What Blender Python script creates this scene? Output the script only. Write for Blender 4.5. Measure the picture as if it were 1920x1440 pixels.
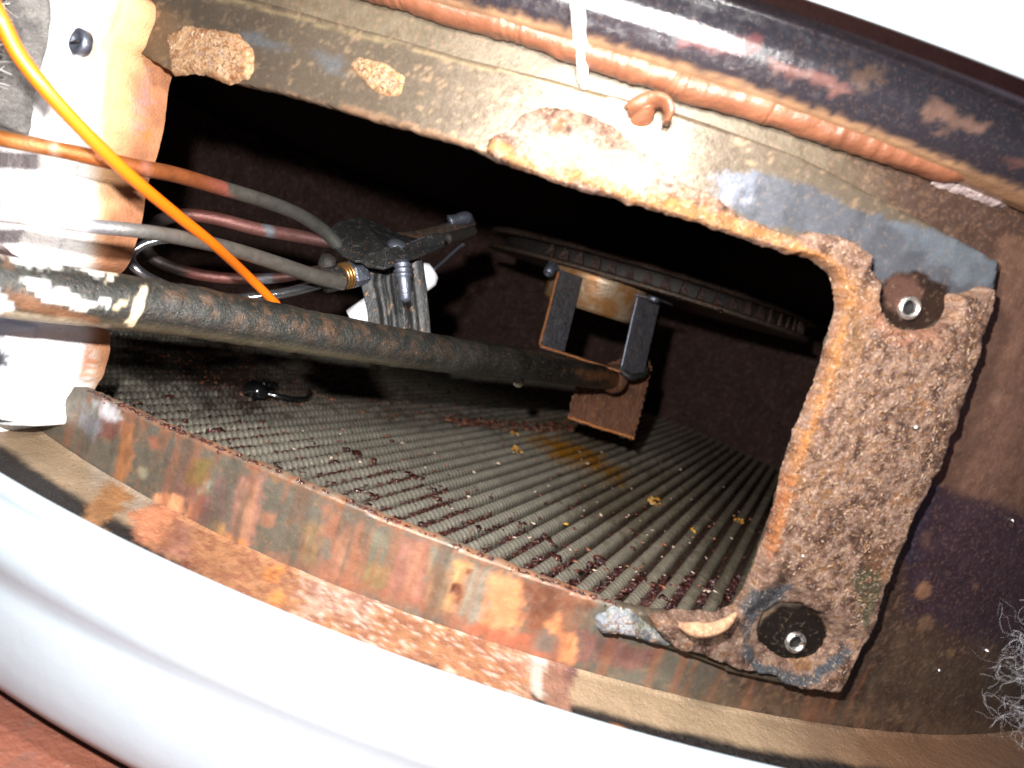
import bpy, math, random
import numpy as np
random.seed(7); RNG = np.random.default_rng(7)
S = bpy.context.scene
for o in list(bpy.data.objects): bpy.data.objects.remove(o)
U = 0.053            # metres per working unit
ZG = 1.72            # height of the camera above the ground, in working units
COL = S.collection

# ------------------------------------------------------------------ camera
TH, PH, PSI, FP = .148, .312, -.038, 1300.
CY = -6.4
Fv = np.array([np.sin(PSI)*np.cos(TH), np.cos(PSI)*np.cos(TH), -np.sin(TH)])
_r0 = np.array([np.cos(PSI), -np.sin(PSI), 0.]); _u0 = np.cross(_r0, Fv)
Rv = np.cos(PH)*_r0+np.sin(PH)*_u0; Uv = -np.sin(PH)*_r0+np.cos(PH)*_u0
O = np.array([0., CY, 0.])
from mathutils import Matrix, Vector
cd = bpy.data.cameras.new('camera'); cam = bpy.data.objects.new('camera', cd); COL.objects.link(cam)
m = Matrix.Identity(4)
for i in range(3):
    m[i][0] = Rv[i]; m[i][1] = Uv[i]; m[i][2] = -Fv[i]
m[0][3], m[1][3], m[2][3] = O[0]*U, O[1]*U, (O[2]+ZG)*U
cam.matrix_world = m
cd.sensor_width = 36; cd.sensor_fit = 'HORIZONTAL'; cd.lens = 36*FP/1920
cd.clip_start = .002; cd.clip_end = 50
cd.dof.use_dof = True; cd.dof.focus_distance = 3.0*U; cd.dof.aperture_fstop = 22
S.camera = cam
S.render.resolution_x = 1024; S.render.resolution_y = 768

# ------------------------------------------------------------------ light
w = bpy.data.worlds.new('World'); S.world = w; w.use_nodes = True
bg = w.node_tree.nodes['Background']; bg.inputs[0].default_value = (.62, .72, 1, 1); bg.inputs[1].default_value = .2
def lamp(name, p, power, size, col):
    l = bpy.data.lights.new(name, 'POINT'); l.energy = power; l.shadow_soft_size = size*U; l.color = col
    o = bpy.data.objects.new(name, l); COL.objects.link(o); o.location = (p[0]*U, p[1]*U, (p[2]+ZG)*U)
lamp('phone_flash', (-.30, -6.30, .30), 2.55, .04, (1, .98, .96))
lamp('hotspot_fill', (.0, -5.38, .68), .88, .10, (1, .96, .90))  # added fill lamp above the frame, makes the hot spot on the flange
S.view_settings.view_transform = 'Standard'; S.view_settings.look = 'None'; S.view_settings.exposure = 0; S.view_settings.gamma = 1
S.render.engine = 'CYCLES'

# ------------------------------------------------------------------ geometry helpers
def ray(x, y): return Fv+Rv*(x-960)/FP-Uv*(y-720)/FP
def at(x, y, d): return O+ray(x, y)*d
def cyl(x, y, R, far=False):
    d = ray(x, y); a = d[0]**2+d[1]**2; b = 2*(CY*d[1]); c = CY*CY-R*R
    q = max(b*b-4*a*c, 0)
    return O+d*((-b+(1 if far else -1)*q**.5)/2/a)
def onz(x, y, z):
    d = ray(x, y); return O+d*z/d[2]
def pix(P):
    P = np.asarray(P)-O; z = P@Fv; z = np.where(np.abs(z) < 1e-3, 1e-3, z)
    return 960+FP*(P@Rv)/z, 720-FP*(P@Uv)/z
def cp(t, R, z): return np.stack([R*np.sin(t), -R*np.cos(t), z+0*t], -1)

def _h(ix, iy, iz, s):
    n = (ix*374761393+iy*668265263+iz*2147483647+s*974634777) & 0xffffffff
    n = ((n ^ (n >> 13))*1274126177) & 0xffffffff
    n = ((n ^ (n >> 16))*2246822519) & 0xffffffff
    return ((n ^ (n >> 15)) & 0xffffff)/float(0xffffff)
def vn(P, s=0):
    P = np.asarray(P, float); i = np.floor(P).astype(np.int64); f = P-i; f = f*f*(3-2*f)
    r = 0
    for dx in (0, 1):
        for dy in (0, 1):
            for dz in (0, 1):
                wgt = (f[..., 0] if dx else 1-f[..., 0])*(f[..., 1] if dy else 1-f[..., 1])*(f[..., 2] if dz else 1-f[..., 2])
                r = r+wgt*_h(i[..., 0]+dx, i[..., 1]+dy, i[..., 2]+dz, s)
    return r
def fbm(P, sc, o=4, s=0):
    P = np.asarray(P, float)*sc; a, r, t = 1., 0, 0
    for k in range(o):
        r = r+a*vn(P+17.3*k, s+k); t += a; a *= .5; P = P*2.03
    return r/t        # 0..1, mean .5
def n1(x, sc, s=0, o=3):
    x = np.asarray(x, float); return fbm(np.stack([x, 0*x+.37, 0*x+.71], -1), sc, o, s)
def sstep(a, b, x):
    t = np.clip((x-a)/(b-a), 0, 1); return t*t*(3-2*t)
def sdf(Q, poly):
    Q = np.asarray(Q, float); poly = np.asarray(poly, float)
    d = np.full(len(Q), 1e18); ins = np.zeros(len(Q), bool)
    for i in range(len(poly)):
        a = poly[i]; b = poly[(i+1) % len(poly)]; e = b-a; wv = Q-a
        t = np.clip((wv@e)/max(e@e, 1e-12), 0, 1)
        dd = ((wv-t[:, None]*e)**2).sum(1); d = np.minimum(d, dd)
        c = (a[1] <= Q[:, 1]) != (b[1] <= Q[:, 1])
        with np.errstate(divide='ignore', invalid='ignore'):
            xi = a[0]+(Q[:, 1]-a[1])/(b[1]-a[1] if b[1] != a[1] else 1e-9)*e[0]
        ins ^= c & (Q[:, 0] < xi)
    d = np.sqrt(d); return np.where(ins, -d, d)
def lin(c, k=1.):
    c = np.array(c, float)/255; c = np.where(c <= .04045, c/12.92, ((c+.055)/1.055)**2.4)*k
    return np.clip(c, 0, .92)

def spl(pts, n):
    """smooth curve through points (Catmull-Rom), any dimension"""
    p = np.asarray(pts, float); p = np.vstack([2*p[0]-p[1], p, 2*p[-1]-p[-2]])
    seg = len(p)-3; ts = np.linspace(0, seg, n); out = []
    for t in ts:
        i = min(int(t), seg-1); u = t-i; a, b, c, d = p[i:i+4]
        out.append(.5*((2*b)+(c-a)*u+(2*a-5*b+4*c-d)*u*u+(3*b-a-3*c+d)*u**3))
    return np.array(out)

# ------------------------------------------------------------------ object helpers
def base_of(par):
    p = Vector((0, 0, 0))
    while par is not None: p += par.location; par = par.parent
    return p
def thing(name, label, cat, loc, group=None):
    o = bpy.data.objects.new(name, None); COL.objects.link(o); o.empty_display_size = .01
    o.location = (loc[0]*U, loc[1]*U, (loc[2]+ZG)*U); o['label'] = label; o['category'] = cat
    if group: o['group'] = group
    return o
def tag(o, label=None, cat=None, group=None, kind=None):
    if label: o['label'] = label
    if cat: o['category'] = cat
    if group: o['group'] = group
    if kind: o['kind'] = kind
    return o
def mk(name, V, F, mat, par=None, smooth=True, cols=None):
    V = np.asarray(V, float); W = (V+np.array([0, 0, ZG]))*U
    if par is None:
        org = (W.min(0)+W.max(0))/2; org[2] = W[:, 2].min()
    else: org = np.array(base_of(par))
    me = bpy.data.meshes.new(name)
    if isinstance(F, np.ndarray) and F.ndim == 2:
        k = F.shape[1]; me.vertices.add(len(W)); me.vertices.foreach_set('co', (W-org).ravel())
        me.loops.add(F.size); me.loops.foreach_set('vertex_index', F.ravel().astype(np.int32))
        me.polygons.add(len(F)); me.polygons.foreach_set('loop_start', np.arange(0, F.size, k, dtype=np.int32))
        me.update(calc_edges=True)
    else:
        me.from_pydata((W-org).tolist(), [], [list(map(int, f)) for f in F]); me.update()
    me.polygons.foreach_set('use_smooth', [smooth]*len(me.polygons))
    if cols is not None:
        ca = me.color_attributes.new('Col', 'FLOAT_COLOR', 'POINT')
        c = np.ones((len(W), 4)); c[:, :cols.shape[1]] = cols; ca.data.foreach_set('color', c.ravel())
    me.materials.append(mat)
    o = bpy.data.objects.new(name, me); COL.objects.link(o)
    if par is None: o.location = org
    else: o.parent = par
    return o
def edges_flip(F): return F[:, ::-1].copy()

def tube_arrays(path, rad, seg=12, cap=True, squash=None):
    P = np.asarray(path, float); n = len(P); rad = np.broadcast_to(np.asarray(rad, float), (n,)) if np.ndim(rad) < 2 else np.asarray(rad)
    T = np.gradient(P, axis=0); T /= np.linalg.norm(T, axis=1)[:, None]
    up = np.array([0, 0, 1.]) if abs(T[0][2]) < .9 else np.array([1., 0, 0])
    N = np.cross(T[0], up); N /= np.linalg.norm(N); Ns = []
    for t in T:
        N = N-t*(N@t); N /= np.linalg.norm(N); Ns.append(N.copy())
    Ns = np.array(Ns); Bs = np.cross(T, Ns)
    a = np.linspace(0, 2*np.pi, seg, endpoint=False)
    if rad.ndim == 1: rad = np.repeat(rad[:, None], seg, 1)
    V = P[:, None]+rad[..., None]*(np.cos(a)[None, :, None]*Ns[:, None]+np.sin(a)[None, :, None]*Bs[:, None])
    idx = np.arange(n*seg).reshape(n, seg)
    q = np.stack([idx[:-1], np.roll(idx, -1, 1)[:-1], np.roll(idx, -1, 1)[1:], idx[1:]], -1).reshape(-1, 4)
    F = q[:, ::-1].tolist(); V = V.reshape(-1, 3)
    if cap:
        F.append(list(range(seg))); F.append(list(range((n-1)*seg, n*seg))[::-1])
    return V, F
def tube(name, path, rad, mat, par=None, seg=12, n=None, cols=None, cap=True):
    if n: 
        k = len(path); rr = np.interp(np.linspace(0, 1, n), np.linspace(0, 1, k), np.broadcast_to(rad, (k,))); path = spl(path, n); rad = rr
    V, F = tube_arrays(path, rad, seg, cap)
    return mk(name, V, F, mat, par, True, cols(V) if callable(cols) else cols)
def px_path(pts): return [at(*p) for p in pts]

def merge(parts):
    V, F, n = [], [], 0
    for v, f in parts:
        V.append(np.asarray(v, float)); F += [[i+n for i in q] for q in f]; n += len(v)
    return np.vstack(V), F
def frame(T, hint=(0, 0, 1)):
    T = np.asarray(T, float)/np.linalg.norm(T); h = np.array(hint, float)
    if abs(T@h) > .95: h = np.array([1., 0, 0])
    A = np.cross(T, h); A /= np.linalg.norm(A); return T, A, np.cross(T, A)
def lathe(prof, org, axis, seg=20, hint=(0, 0, 1), phase=0):
    """prof: (radius, height along axis)"""
    T, A, B = frame(axis, hint); a = np.linspace(0, 2*np.pi, seg, endpoint=False)+phase
    V = np.array([np.array(org)+T*h+r*(math.cos(x)*A+math.sin(x)*B) for r, h in prof for x in a])
    F = []
    for i in range(len(prof)-1):
        for j in range(seg): F.append([i*seg+j, i*seg+(j+1) % seg, (i+1)*seg+(j+1) % seg, (i+1)*seg+j])
    F.append(list(range(seg))[::-1]); F.append(list(range((len(prof)-1)*seg, len(prof)*seg)))
    return V, F
def slab(poly3, thick):
    """extruded sheet from 3-D outline"""
    P = np.asarray(poly3, float); n = len(P)
    N = np.zeros(3)
    for i in range(n): N += np.cross(P[i], P[(i+1) % n])
    N /= np.linalg.norm(N); V = np.vstack([P+N*thick/2, P-N*thick/2])
    F = [list(range(n)), list(range(n, 2*n))[::-1]]+[[i, i+n, (i+1) % n+n, (i+1) % n] for i in range(n)]
    return V, F
def bevel(o, wd, seg=2):
    md = o.modifiers.new('bevel', 'BEVEL'); md.width = wd*U; md.segments = seg; md.limit_method = 'ANGLE'; return o

def sweep(name, prof, mat, par, t0=-math.pi, t1=math.pi, nt=256, cols=None, sub=1, bump=None, flip=False):
    """profile (R,z) swept round the tank axis"""
    pr = np.array(prof, float)
    if sub > 1:
        pr = np.vstack([pr[i]+(pr[i+1]-pr[i])*k/sub for i in range(len(pr)-1) for k in range(sub)]+[pr[-1]])
    t = np.linspace(t0, t1, nt); TT, I = np.meshgrid(t, np.arange(len(pr)), indexing='ij')
    R = pr[I, 0]; Z = pr[I, 1]
    V = np.stack([R*np.sin(TT), -R*np.cos(TT), Z], -1)
    if bump is not None:
        T = np.gradient(pr, axis=0); Nn = np.stack([T[:, 1], -T[:, 0]], -1); Nn /= np.linalg.norm(Nn, axis=1)[:, None]+1e-9
        b = bump(V.reshape(-1, 3)).reshape(R.shape)
        R = R+b*Nn[I, 0]; Z = Z+b*Nn[I, 1]
        V = np.stack([R*np.sin(TT), -R*np.cos(TT), Z], -1)
    k = len(pr); idx = np.arange(nt*k).reshape(nt, k)
    F = np.stack([idx[:-1, :-1], idx[1:, :-1], idx[1:, 1:], idx[:-1, 1:]], -1).reshape(-1, 4)
    if flip: F = edges_flip(F)
    V = V.reshape(-1, 3)
    return mk(name, V, F, mat, par, True, cols(V) if cols else None)

def sheet(name, mat, par, R, box, dfun, hfun, cfun, h=.0095, base=0., sink=.004, kind=None, wall=None, rows=1):
    """curved sheet on the cylinder of radius R.  dfun(a,z)->signed distance (<0 kept), hfun(a,z,d)->height, cfun(V,a,z,d)->rgb"""
    a0, a1, z0, z1 = box; na = int((a1-a0)/h)+1; nz = int((z1-z0)/h)+1
    A, Z = np.meshgrid(np.linspace(a0, a1, na), np.linspace(z0, z1, nz), indexing='ij')
    D = dfun(A.ravel(), Z.ravel()).reshape(A.shape)
    gx, gz = np.gradient(D, h, h); g = gx**2+gz**2+1e-6
    keep = (D[:-1, :-1]+D[1:, :-1]+D[1:, 1:]+D[:-1, 1:])/4 < 0
    vk = np.zeros(A.shape, int)
    vk[:-1, :-1] += keep; vk[1:, :-1] += keep; vk[1:, 1:] += keep; vk[:-1, 1:] += keep
    interior = np.zeros(A.shape, bool); interior[1:-1, 1:-1] = True
    bd = (vk > 0) & (vk < 4) & interior
    sx = np.clip(D*gx/g, -h, h); sz = np.clip(D*gz/g, -h, h)
    A = np.where(bd, A-sx, A); Z = np.where(bd, Z-sz, Z)
    used = np.flatnonzero(vk.ravel() > 0); mp = -np.ones(A.size, int); mp[used] = np.arange(len(used))
    idx = np.arange(A.size).reshape(A.shape)
    F = np.stack([idx[:-1, :-1], idx[1:, :-1], idx[1:, 1:], idx[:-1, 1:]], -1)[keep]; F = mp[F]
    a = A.ravel()[used]; z = Z.ravel()[used]; d = np.where(bd.ravel()[used], 0, np.minimum(D.ravel()[used], 0))
    if rows > 1:
        E = np.concatenate([F[:, [0, 1]], F[:, [1, 2]], F[:, [2, 3]], F[:, [3, 0]]]); key = np.sort(E, 1); key = key[:, 0]*len(a)+key[:, 1]
        u, inv, cnt = np.unique(key, return_inverse=True, return_counts=True); B = E[cnt[inv] == 1]; EA = E
        for _ in range(14):
            sa = np.zeros(len(a)); sz_ = np.zeros(len(a)); ct = np.zeros(len(a))
            for p_, q_ in ((0, 1), (1, 0)):
                np.add.at(sa, B[:, p_], a[B[:, q_]]); np.add.at(sz_, B[:, p_], z[B[:, q_]]); np.add.at(ct, B[:, p_], 1)
            k_ = ct == 2; a_n = a.copy(); z_n = z.copy(); a_n[k_] = .5*a[k_]+.25*sa[k_]; z_n[k_] = .5*z[k_]+.25*sz_[k_]
            ia = np.zeros(len(a)); iz_ = np.zeros(len(a)); ic = np.zeros(len(a))
            for p_, q_ in ((0, 1), (1, 0)):
                np.add.at(ia, EA[:, p_], a[EA[:, q_]]); np.add.at(iz_, EA[:, p_], z[EA[:, q_]]); np.add.at(ic, EA[:, p_], 1)
            f_ = ct == 0; a_n[f_] = ia[f_]/ic[f_]; z_n[f_] = iz_[f_]/ic[f_]; a, z = a_n, z_n
    H = hfun(a, z, d)
    t = a/R; rr = R+base+H
    V = np.stack([rr*np.sin(t), -rr*np.cos(t), z], -1)
    cols = cfun(V, a, z, d)
    if wall:      # turn the free edge inwards by 'wall'
        E = np.concatenate([F[:, [0, 1]], F[:, [1, 2]], F[:, [2, 3]], F[:, [3, 0]]]); key = np.sort(E, 1); key = key[:, 0]*len(V)+key[:, 1]
        u, inv, cnt = np.unique(key, return_inverse=True, return_counts=True); B = E[cnt[inv] == 1]
        bv = np.unique(B); m2 = -np.ones(len(V), int); m2[bv] = len(V)+np.arange(len(bv))
        prev = np.arange(len(a)); nb = len(bv)
        for q_ in range(1, rows+1):
            r2 = rr[bv]-wall*q_/rows; a2 = a[bv]; z2 = z[bv]
            if rows > 1:
                P3 = np.stack([a2, z2, r2], -1); a2 = a2+.022*(fbm(P3, 9, 3, 31)-.5)*min(q_, 2)/2; z2 = z2+.018*(fbm(P3, 9, 3, 33)-.5)
            V2 = np.stack([r2*np.sin(a2/R), -r2*np.cos(a2/R), z2], -1)
            cur = -np.ones(len(a), int); cur[bv] = len(V)+np.arange(nb)
            F = np.vstack([F, np.stack([prev[B[:, 1]], prev[B[:, 0]], cur[B[:, 0]], cur[B[:, 1]]], -1)]); prev = cur
            cols = np.vstack([cols, cfun(V2, a2, z2, 0*a2) if rows > 1 else cols[bv]]); V = np.vstack([V, V2])
    o = mk(name, V, F, mat, par, True, cols)
    if kind: o['kind'] = kind
    return o
def to_az(poly, R): 
    out = []
    for p in poly:
        P = cyl(p[0], p[1], R); out.append((R*math.atan2(P[0], -P[1]), P[2]))
    return np.array(out)
def patch(name, poly, mat, par, R, thick, cfun, edge=.03, warp=.015, wsc=12, h=.0095, base=0., rough=.25, rsc=14, fw=.8, hmod=None, power=.6, holes=(), seed=0, sink=.006, pr=None, wall=None, rows=1):
    q = to_az(poly, pr if pr else R+thick*.8); hz = [to_az(x, pr if pr else R+thick*.8) for x in holes]
    pad = .05; box = (q[:, 0].min()-pad, q[:, 0].max()+pad, q[:, 1].min()-pad, q[:, 1].max()+pad)
    def dfun(a, z):
        Q = np.stack([a, z], -1); d = sdf(Q, q)
        for x in hz: d = np.maximum(d, -sdf(Q, x))
        P3 = np.stack([a, z, 0*a+seed], -1)
        return d+warp*2*(fbm(P3, wsc, 4, seed)-.5)+warp*fw*(fbm(P3, wsc*5, 2, seed+9)-.5)
    def hfun(a, z, d):
        P3 = np.stack([a, z, 0*a+seed+5], -1)
        e = np.clip(-d/edge, 0, 1); prof = (1-(1-e)**2)**power
        n = fbm(P3, rsc, 5, seed+3)-.5
        H = thick*(prof*(1+2*rough*n))
        if hmod is not None: H = hmod(a, z, d, H)
        
        if sink < 0: H = np.maximum(H, -sink)
        return np.where(d >= -1e-9, -sink, H)
    return sheet(name, mat, par, R, box, dfun, hfun, cfun, h, base, wall=wall, rows=rows)

def painter(V, basecol, layers, seed=0, k=1., soft_k=1., sat=1.):
    """rust, dust, paint wear and a painted hot spot laid down as blotches with warped outlines"""
    x, y = pix(V); c = np.array(basecol, float)
    if c.ndim == 1: c = np.repeat(c[None], len(V), 0)
    VS = V*np.array([1, 1, .35]) if sat < 1 else V
    n1_ = (fbm(VS, 9, 4, seed)-.5)*3+(fbm(VS, 26, 3, seed+2)-.5)*2.6+(fbm(VS, 60, 3, seed+4)-.5)*2; n2_ = (fbm(V+31.7, 9, 4, seed+5)-.5)*3+(fbm(V+11.7, 26, 3, seed+3)-.5)*2.2; n3_ = (fbm(V, 70, 3, seed+8)-.5)*3
    tone = .5*fbm(V*np.array([1, 1, .22]), 34, 4, seed+21)+.5*fbm(V, 24, 4, seed+22)
    for L in layers:
        poly, col, soft, wp = L[:4]; st = L[4] if len(L) > 4 else 1.
        soft = soft*soft_k; cl = lin(col, k); cl = cl.mean()+(cl-cl.mean())*sat
        poly = np.array(poly, float); lo = poly.min(0)-soft*2-wp*2-5; hi = poly.max(0)+soft*2+wp*2+5
        s = (x > lo[0]) & (x < hi[0]) & (y > lo[1]) & (y < hi[1])
        if not s.any(): continue
        Q = np.stack([x[s]+wp*n1_[s]*1.6+wp*.5*n3_[s], y[s]+wp*n2_[s]*1.6+wp*.5*n3_[s]], -1)
        d = sdf(Q, poly); m_ = (1-sstep(-soft, soft, d+soft*.6*n3_[s]))*st
        c[s] = c[s]*(1-m_[:, None])+np.clip(cl*(.45+1.1*tone[s])[:, None], 0, .92)*m_[:, None]
    return c
def ell(cx, cy, rx, ry, rot=0, n=20):
    a = np.linspace(0, 2*np.pi, n, endpoint=False); r = math.radians(rot)
    X = rx*np.cos(a); Y = ry*np.sin(a)
    return np.stack([cx+X*math.cos(r)-Y*math.sin(r), cy+X*math.sin(r)+Y*math.cos(r)], -1)

# ------------------------------------------------------------------ materials
def M(name, col=(.5, .5, .5), rough=.6, metal=0., attr=False, var=(), bump=(), rvar=None, spec=.5, coat=0., stretch=None, sheen=0., emit=None, trans=0., mvar=None):
    mt = bpy.data.materials.new(name); mt.use_nodes = True; nt = mt.node_tree; N = nt.nodes; L = nt.links
    b = N['Principled BSDF']; tc = N.new('ShaderNodeTexCoord'); mp = N.new('ShaderNodeMapping')
    sc = 1/U; mp.inputs['Scale'].default_value = (sc, sc, sc) if not stretch else tuple(sc*q for q in stretch)
    L.new(tc.outputs['Object'], mp.inputs[0])
    def noise(scale, det=6, rg=.6):
        n = N.new('ShaderNodeTexNoise'); n.inputs['Scale'].default_value = scale; n.inputs['Detail'].default_value = det; n.inputs['Roughness'].default_value = rg
        L.new(mp.outputs[0], n.inputs['Vector']); return n.outputs[0]
    def rng(s, lo, hi):
        r = N.new('ShaderNodeMapRange'); r.inputs[1].default_value = lo; r.inputs[2].default_value = hi; L.new(s, r.inputs[0]); return r.outputs[0]
    if attr:
        a = N.new('ShaderNodeAttribute'); a.attribute_name = 'Col'; cur = a.outputs['Color']
    else:
        a = N.new('ShaderNodeRGB'); a.outputs[0].default_value = (*col, 1); cur = a.outputs[0]
    for (scale, lo, hi, amt, c, mode) in var:
        f = rng(noise(scale), lo, hi); mu = N.new('ShaderNodeMath'); mu.operation = 'MULTIPLY'; mu.inputs[1].default_value = amt; L.new(f, mu.inputs[0])
        mx = N.new('ShaderNodeMix'); mx.data_type = 'RGBA'; mx.blend_type = mode; L.new(mu.outputs[0], mx.inputs[0]); L.new(cur, mx.inputs[6]); mx.inputs[7].default_value = (*c, 1); cur = mx.outputs[2]
    L.new(cur, b.inputs['Base Color'])
    b.inputs['Roughness'].default_value = rough; b.inputs['Metallic'].default_value = metal
    b.inputs['Specular IOR Level'].default_value = spec; b.inputs['Coat Weight'].default_value = coat; b.inputs['Coat Roughness'].default_value = .15
    b.inputs['Transmission Weight'].default_value = trans
    if rvar:
        r = N.new('ShaderNodeMapRange'); r.inputs[1].default_value = .35; r.inputs[2].default_value = .65; r.inputs[3].default_value = rvar[1]; r.inputs[4].default_value = rvar[2]
        L.new(noise(rvar[0]), r.inputs[0]); L.new(r.outputs[0], b.inputs['Roughness'])
    if mvar:
        r = N.new('ShaderNodeMapRange'); r.inputs[1].default_value = .42; r.inputs[2].default_value = .6; r.inputs[3].default_value = mvar[1]; r.inputs[4].default_value = mvar[2]
        L.new(noise(mvar[0]), r.inputs[0]); L.new(r.outputs[0], b.inputs['Metallic'])
    prev = None
    for (scale, dist) in bump:
        bp = N.new('ShaderNodeBump'); bp.inputs['Strength'].default_value = 1; bp.inputs['Distance'].default_value = dist*U
        L.new(noise(scale, 8, .65), bp.inputs['Height'])
        if prev: L.new(prev, bp.inputs['Normal'])
        prev = bp.outputs[0]
    if prev: L.new(prev, b.inputs['Normal'])
    return mt

K = (0, 0, 0)
m_flange = M('satin_flange_metal', attr=True, rough=.34, metal=.55, var=[(60, .56, .68, .35, (.30, .21, .14), 'MIX'), (140, .35, .65, .35, (.5, .5, .5), 'MULTIPLY')], bump=[(100, .0010)], rvar=(40, .27, .42))
m_skirt = M('stained_skirt_metal', attr=True, rough=.45, metal=.2, var=[(22, .4, .65, .4, (.5, .46, .44), 'MULTIPLY'), (70, .52, .68, .22, (.28, .15, .09), 'MIX'), (120, .58, .7, .3, (.06, .05, .045), 'MIX')], bump=[(60, .002), (150, .001)], rvar=(30, .3, .6))
m_ledge = M('rusty_ledge_metal', attr=True, rough=.5, metal=.1, var=[(110, .3, .7, .4, (.6, .55, .5), 'MULTIPLY')], bump=[(50, .007), (120, .004)], rvar=(60, .22, .6))
m_fibre = M('rusted_gasket_fibre', attr=True, rough=.9, spec=.25, var=[(75, .38, .62, .6, (.36, .28, .25), 'MULTIPLY'), (95, .56, .66, .4, (.62, .46, .34), 'MIX'), (150, .6, .68, .4, (.7, .6, .52), 'MIX')], bump=[(60, .02), (140, .012)])
m_fuzz = M('loose_gasket_strands', attr=True, rough=1, spec=.1)
m_wool = M('white_ceramic_fibre', attr=True, rough=1, spec=.1, bump=[(30, .008), (110, .005)], var=[(30, .35, .7, .12, (.8, .8, .82), 'MULTIPLY')])
m_jacket = M('white_enamel', (.31, .365, .405), rough=.3, spec=.5, var=[(5, .45, .75, .15, (.20, .25, .30), 'MIX'), (70, .70, .76, .45, (.14, .11, .09), 'MIX')], bump=[(3, .004)])
m_black = M('black_pitted_enamel', attr=True, rough=.22, spec=.6, var=[(110, .54, .68, .25, (.1, .06, .04), 'MIX')], bump=[(45, .002), (110, .0012)], rvar=(30, .12, .36))
m_seal = M('terracotta_sealant', attr=True, rough=.36, spec=.5, var=[(20, .4, .7, .35, (.75, .6, .5), 'MULTIPLY')], bump=[(60, .004)])
m_ridge = M('grey_arrestor_metal', attr=True, rough=.25, metal=.6, var=[(60, .45, .7, .4, (.5, .42, .36), 'MULTIPLY')], bump=[(110, .003)], rvar=(9, .15, .42))
m_wall = M('dark_scaled_chamber_wall', (.12, .062, .046), rough=.35, metal=.2, var=[(16, .5, .66, .7, (.26, .16, .16), 'MIX'), (5, .45, .7, .5, (.04, .026, .024), 'MIX')], bump=[(9, .05), (30, .05)], rvar=(12, .22, .6))
m_bore = M('black_bore', (.004, .004, .004), rough=.8)
m_sludge = M('wet_rust_sludge', (.045, .024, .018), rough=.25, var=[(40, .5, .65, .8, (.10, .04, .02), 'MIX')], bump=[(50, .03), (120, .01)])
m_dark = M('sooty_metal', (.02, .018, .017), rough=.6, metal=.3, var=[(25, .45, .7, .5, (.06, .035, .022), 'MIX')], bump=[(60, .006)])
m_pipe = M('scaled_black_pipe', attr=True, rough=.5, metal=.1, var=[(70, .58, .68, .22, (.30, .18, .11), 'MIX')], bump=[(50, .006), (120, .003)], rvar=(30, .26, .5))
m_copper = M('tarnished_tube', attr=True, rough=.4, metal=.45, var=[(50, .5, .7, .4, (.35, .3, .27), 'MULTIPLY')], bump=[(120, .003)])
m_steel = M('bright_steel', (.75, .76, .78), rough=.22, metal=1, bump=[(60, .002)])
m_black_tube = M('glossy_black_tube', (.03, .03, .035), rough=.2, metal=.5)
m_orange = M('orange_plastic', (.62, .135, .004), rough=.4, var=[(160, .70, .74, .9, (.12, .03, .01), 'MIX')])
m_bracket = M('blackened_bracket_steel', (.032, .033, .034), rough=.42, metal=.45, var=[(22, .58, .70, .5, (.26, .25, .23), 'MIX'), (60, .6, .68, .7, (.36, .18, .08), 'MIX')], bump=[(70, .006)], rvar=(30, .3, .6), stretch=(1, 1, .35))
m_brkt2 = M('grey_hanger_steel', (.08, .078, .088), rough=.38, metal=.5, var=[(16, .5, .7, .6, (.17, .16, .17), 'MIX'), (34, .58, .66, .6, (.16, .07, .03), 'MIX')], bump=[(40, .012), (100, .006)], rvar=(20, .25, .6))
m_burner = M('wet_burner_steel', (.075, .058, .048), rough=.3, metal=.5, var=[(30, .5, .65, .7, (.2, .09, .04), 'MIX'), (70, .55, .7, .5, (.03, .02, .02), 'MIX')], bump=[(60, .01)], rvar=(40, .12, .6))
m_port = M('rust_crusted_port', (.05, .026, .02), rough=.35, metal=.2, var=[(30, .5, .65, .7, (.02, .014, .012), 'MIX')], bump=[(40, .02)])
m_rustpan = M('rust_orange_steel', (.36, .17, .06), rough=.3, metal=.4, var=[(8, .4, .6, .8, (.45, .36, .26), 'MIX'), (50, .5, .7, .5, (.12, .04, .02), 'MIX')], bump=[(60, .004)])
m_rust = M('wet_rust_sheet', (.16, .06, .026), rough=.28, metal=.1, var=[(22, .45, .65, .8, (.06, .02, .012), 'MIX'), (40, .58, .7, .8, (.42, .2, .07), 'MIX')], bump=[(40, .03), (120, .012)], stretch=(1.6, 1.6, .5), rvar=(50, .15, .6))
m_rustedge = M('rust_edge', (.34, .12, .03), rough=.4, var=[(60, .4, .7, .7, (.1, .03, .015), 'MIX')], bump=[(80, .01)])
m_ceramic = M('white_ceramic', (.86, .86, .90), rough=.25)
m_bolt = M('zinc_bolt', (.16, .175, .22), rough=.35, metal=.75, bump=[(60, .004)])
m_nut = M('bright_nut', (.62, .60, .56), rough=.28, metal=.9, var=[(40, .5, .62, .8, (.16, .08, .05), 'MIX')], bump=[(50, .004)])
m_brass = M('brass', (.45, .25, .09), rough=.35, metal=.9)
m_crumb = M('wet_black_debris', (.035, .012, .012), rough=.12, spec=.8, coat=.6, var=[(30, .45, .6, .7, (.13, .03, .015), 'MIX')], bump=[(120, .01)])
m_flake = M('dry_rust_flakes', attr=True, rough=.6, bump=[(120, .005)])
m_tie = M('black_wet_nylon', (.008, .008, .009), rough=.1, coat=.8)
m_water = M('water', (1, 1, 1), rough=.02, trans=1.); m_water.node_tree.nodes['Principled BSDF'].inputs['IOR'].default_value = 1.33
m_web = M('grey_web_hair', (.5, .5, .53), rough=.7)
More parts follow.
